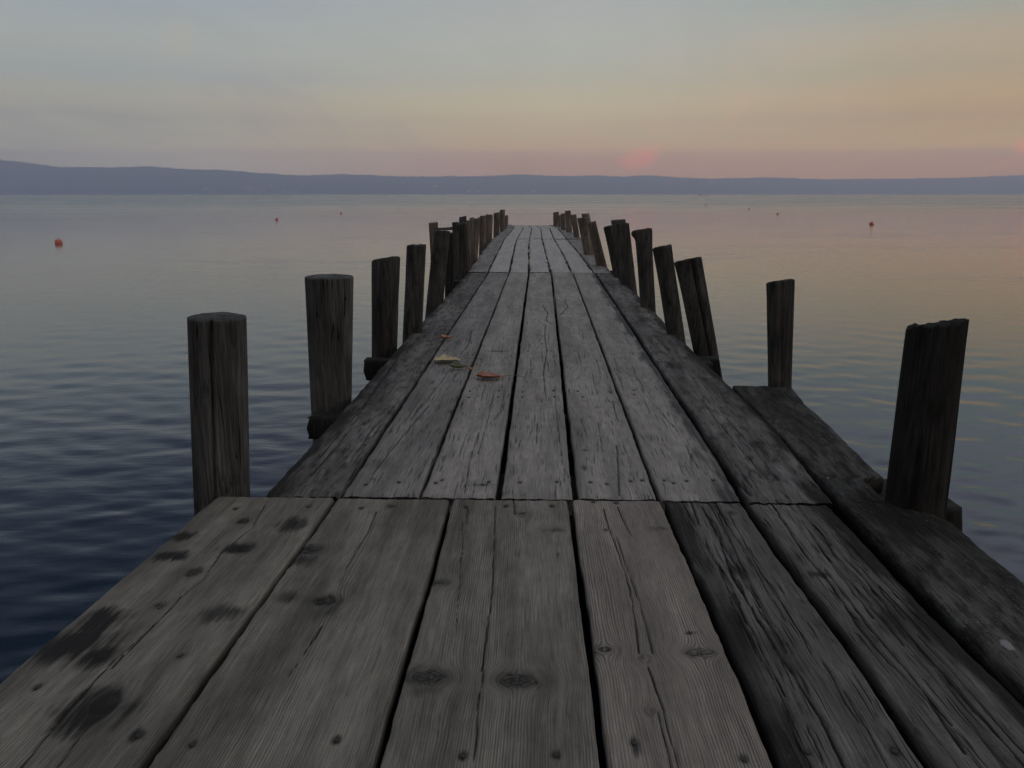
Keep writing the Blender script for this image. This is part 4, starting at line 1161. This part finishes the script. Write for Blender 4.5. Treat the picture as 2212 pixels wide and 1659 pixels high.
# ------------------------------------------------------------------ houses on the far shore
def house(label, px, py, w, h, d, wall, kind='house', tower=False, dist=None):
    dr = ray(px, 415)
    a = math.atan2(dr[0], dr[1])
    want = (419.5 - py) / FPX            # elevation of its foot
    best = SHORE + 20
    for q in np.linspace(SHORE + 20, SHORE + 2000, 200):
        best = q
        if hill_z(np.array(a), np.array(q)) / q * math.cos(a) >= want: break
    z0 = float(hill_z(np.array(a), np.array(best))) + WATER + 4
    w, h = w * 1.35, h * 1.35
    root = empty(kind, (best * math.tan(a), best, z0))
    root.rotation_euler = (0, 0, -a + rad(random.uniform(-20, 20)))
    tag(root, label, 'building', 'houses on the far shore')
    zb = -30
    vs = [(-w/2, -d/2, zb), (w/2, -d/2, zb), (w/2, d/2, zb), (-w/2, d/2, zb), (-w/2, -d/2, h), (w/2, -d/2, h), (w/2, d/2, h), (-w/2, d/2, h)]
    mesh_obj('wall', vs, [(3, 2, 1, 0), (4, 5, 6, 7), (0, 1, 5, 4), (1, 2, 6, 5), (2, 3, 7, 6), (3, 0, 4, 7)], wall, root, smooth=False)
    e = w * .04; rh = h * (.5 if tower else .28)
    vs = [(-w/2 - e, -d/2 - e, h + .05), (w/2 + e, -d/2 - e, h + .05), (w/2 + e, d/2 + e, h + .05), (-w/2 - e, d/2 + e, h + .05), (-w/2 * (.1 if tower else .8), 0, h + rh), (w/2 * (.1 if tower else .8), 0, h + rh)]
    mesh_obj('roof', vs, [(3, 2, 1, 0), (0, 1, 5, 4), (2, 3, 4, 5), (1, 2, 5), (3, 0, 4)], M_ROOF, root, smooth=False)
house('broad pink villa at the heart of the far village', 543, 413.5, 75, 34, 30, M_HP)
house('tall pink tower rising over the far village', 538, 411, 22, 52, 22, M_HP, 'bell_tower', True)
house('low pink house on the right of the far village', 557, 413, 60, 26, 26, M_HP)
house('pink house at the right foot of the far village', 568, 415.5, 45, 20, 22, M_HP)
house('white house just left of the far village', 527, 410.5, 40, 18, 20, M_HW)
house('white house at the waterline under the far village', 562, 417, 40, 18, 20, M_HW)
house('long pale house higher up to the right of the far village', 566, 407, 60, 12, 20, M_HW)
house('small pale house highest above the far village', 585, 404, 30, 14, 20, M_HW)
house('white house on the shore right of the far village', 613, 417.5, 34, 16, 20, M_HW)
house('long white house on the shore, farthest right of the village', 633, 417.5, 60, 12, 20, M_HW)
house('pale house well left of the far village on the slope', 447, 412, 55, 12, 20, M_HW)
house('white pair of walls on the slope behind the pier end', 940, 406.5, 30, 16, 20, M_HW)
house('small white house at the shore to the left of the pier end', 1012, 417, 26, 16, 20, M_HW)
house('white house at the shore seen over the left posts', 1032, 416.5, 26, 16, 20, M_HW)
house('white house on the slope over the right end of the pier', 1152, 415.5, 30, 14, 20, M_HW)
house('pale house up the slope right of the white boat', 1533, 398, 24, 14, 20, M_HW)
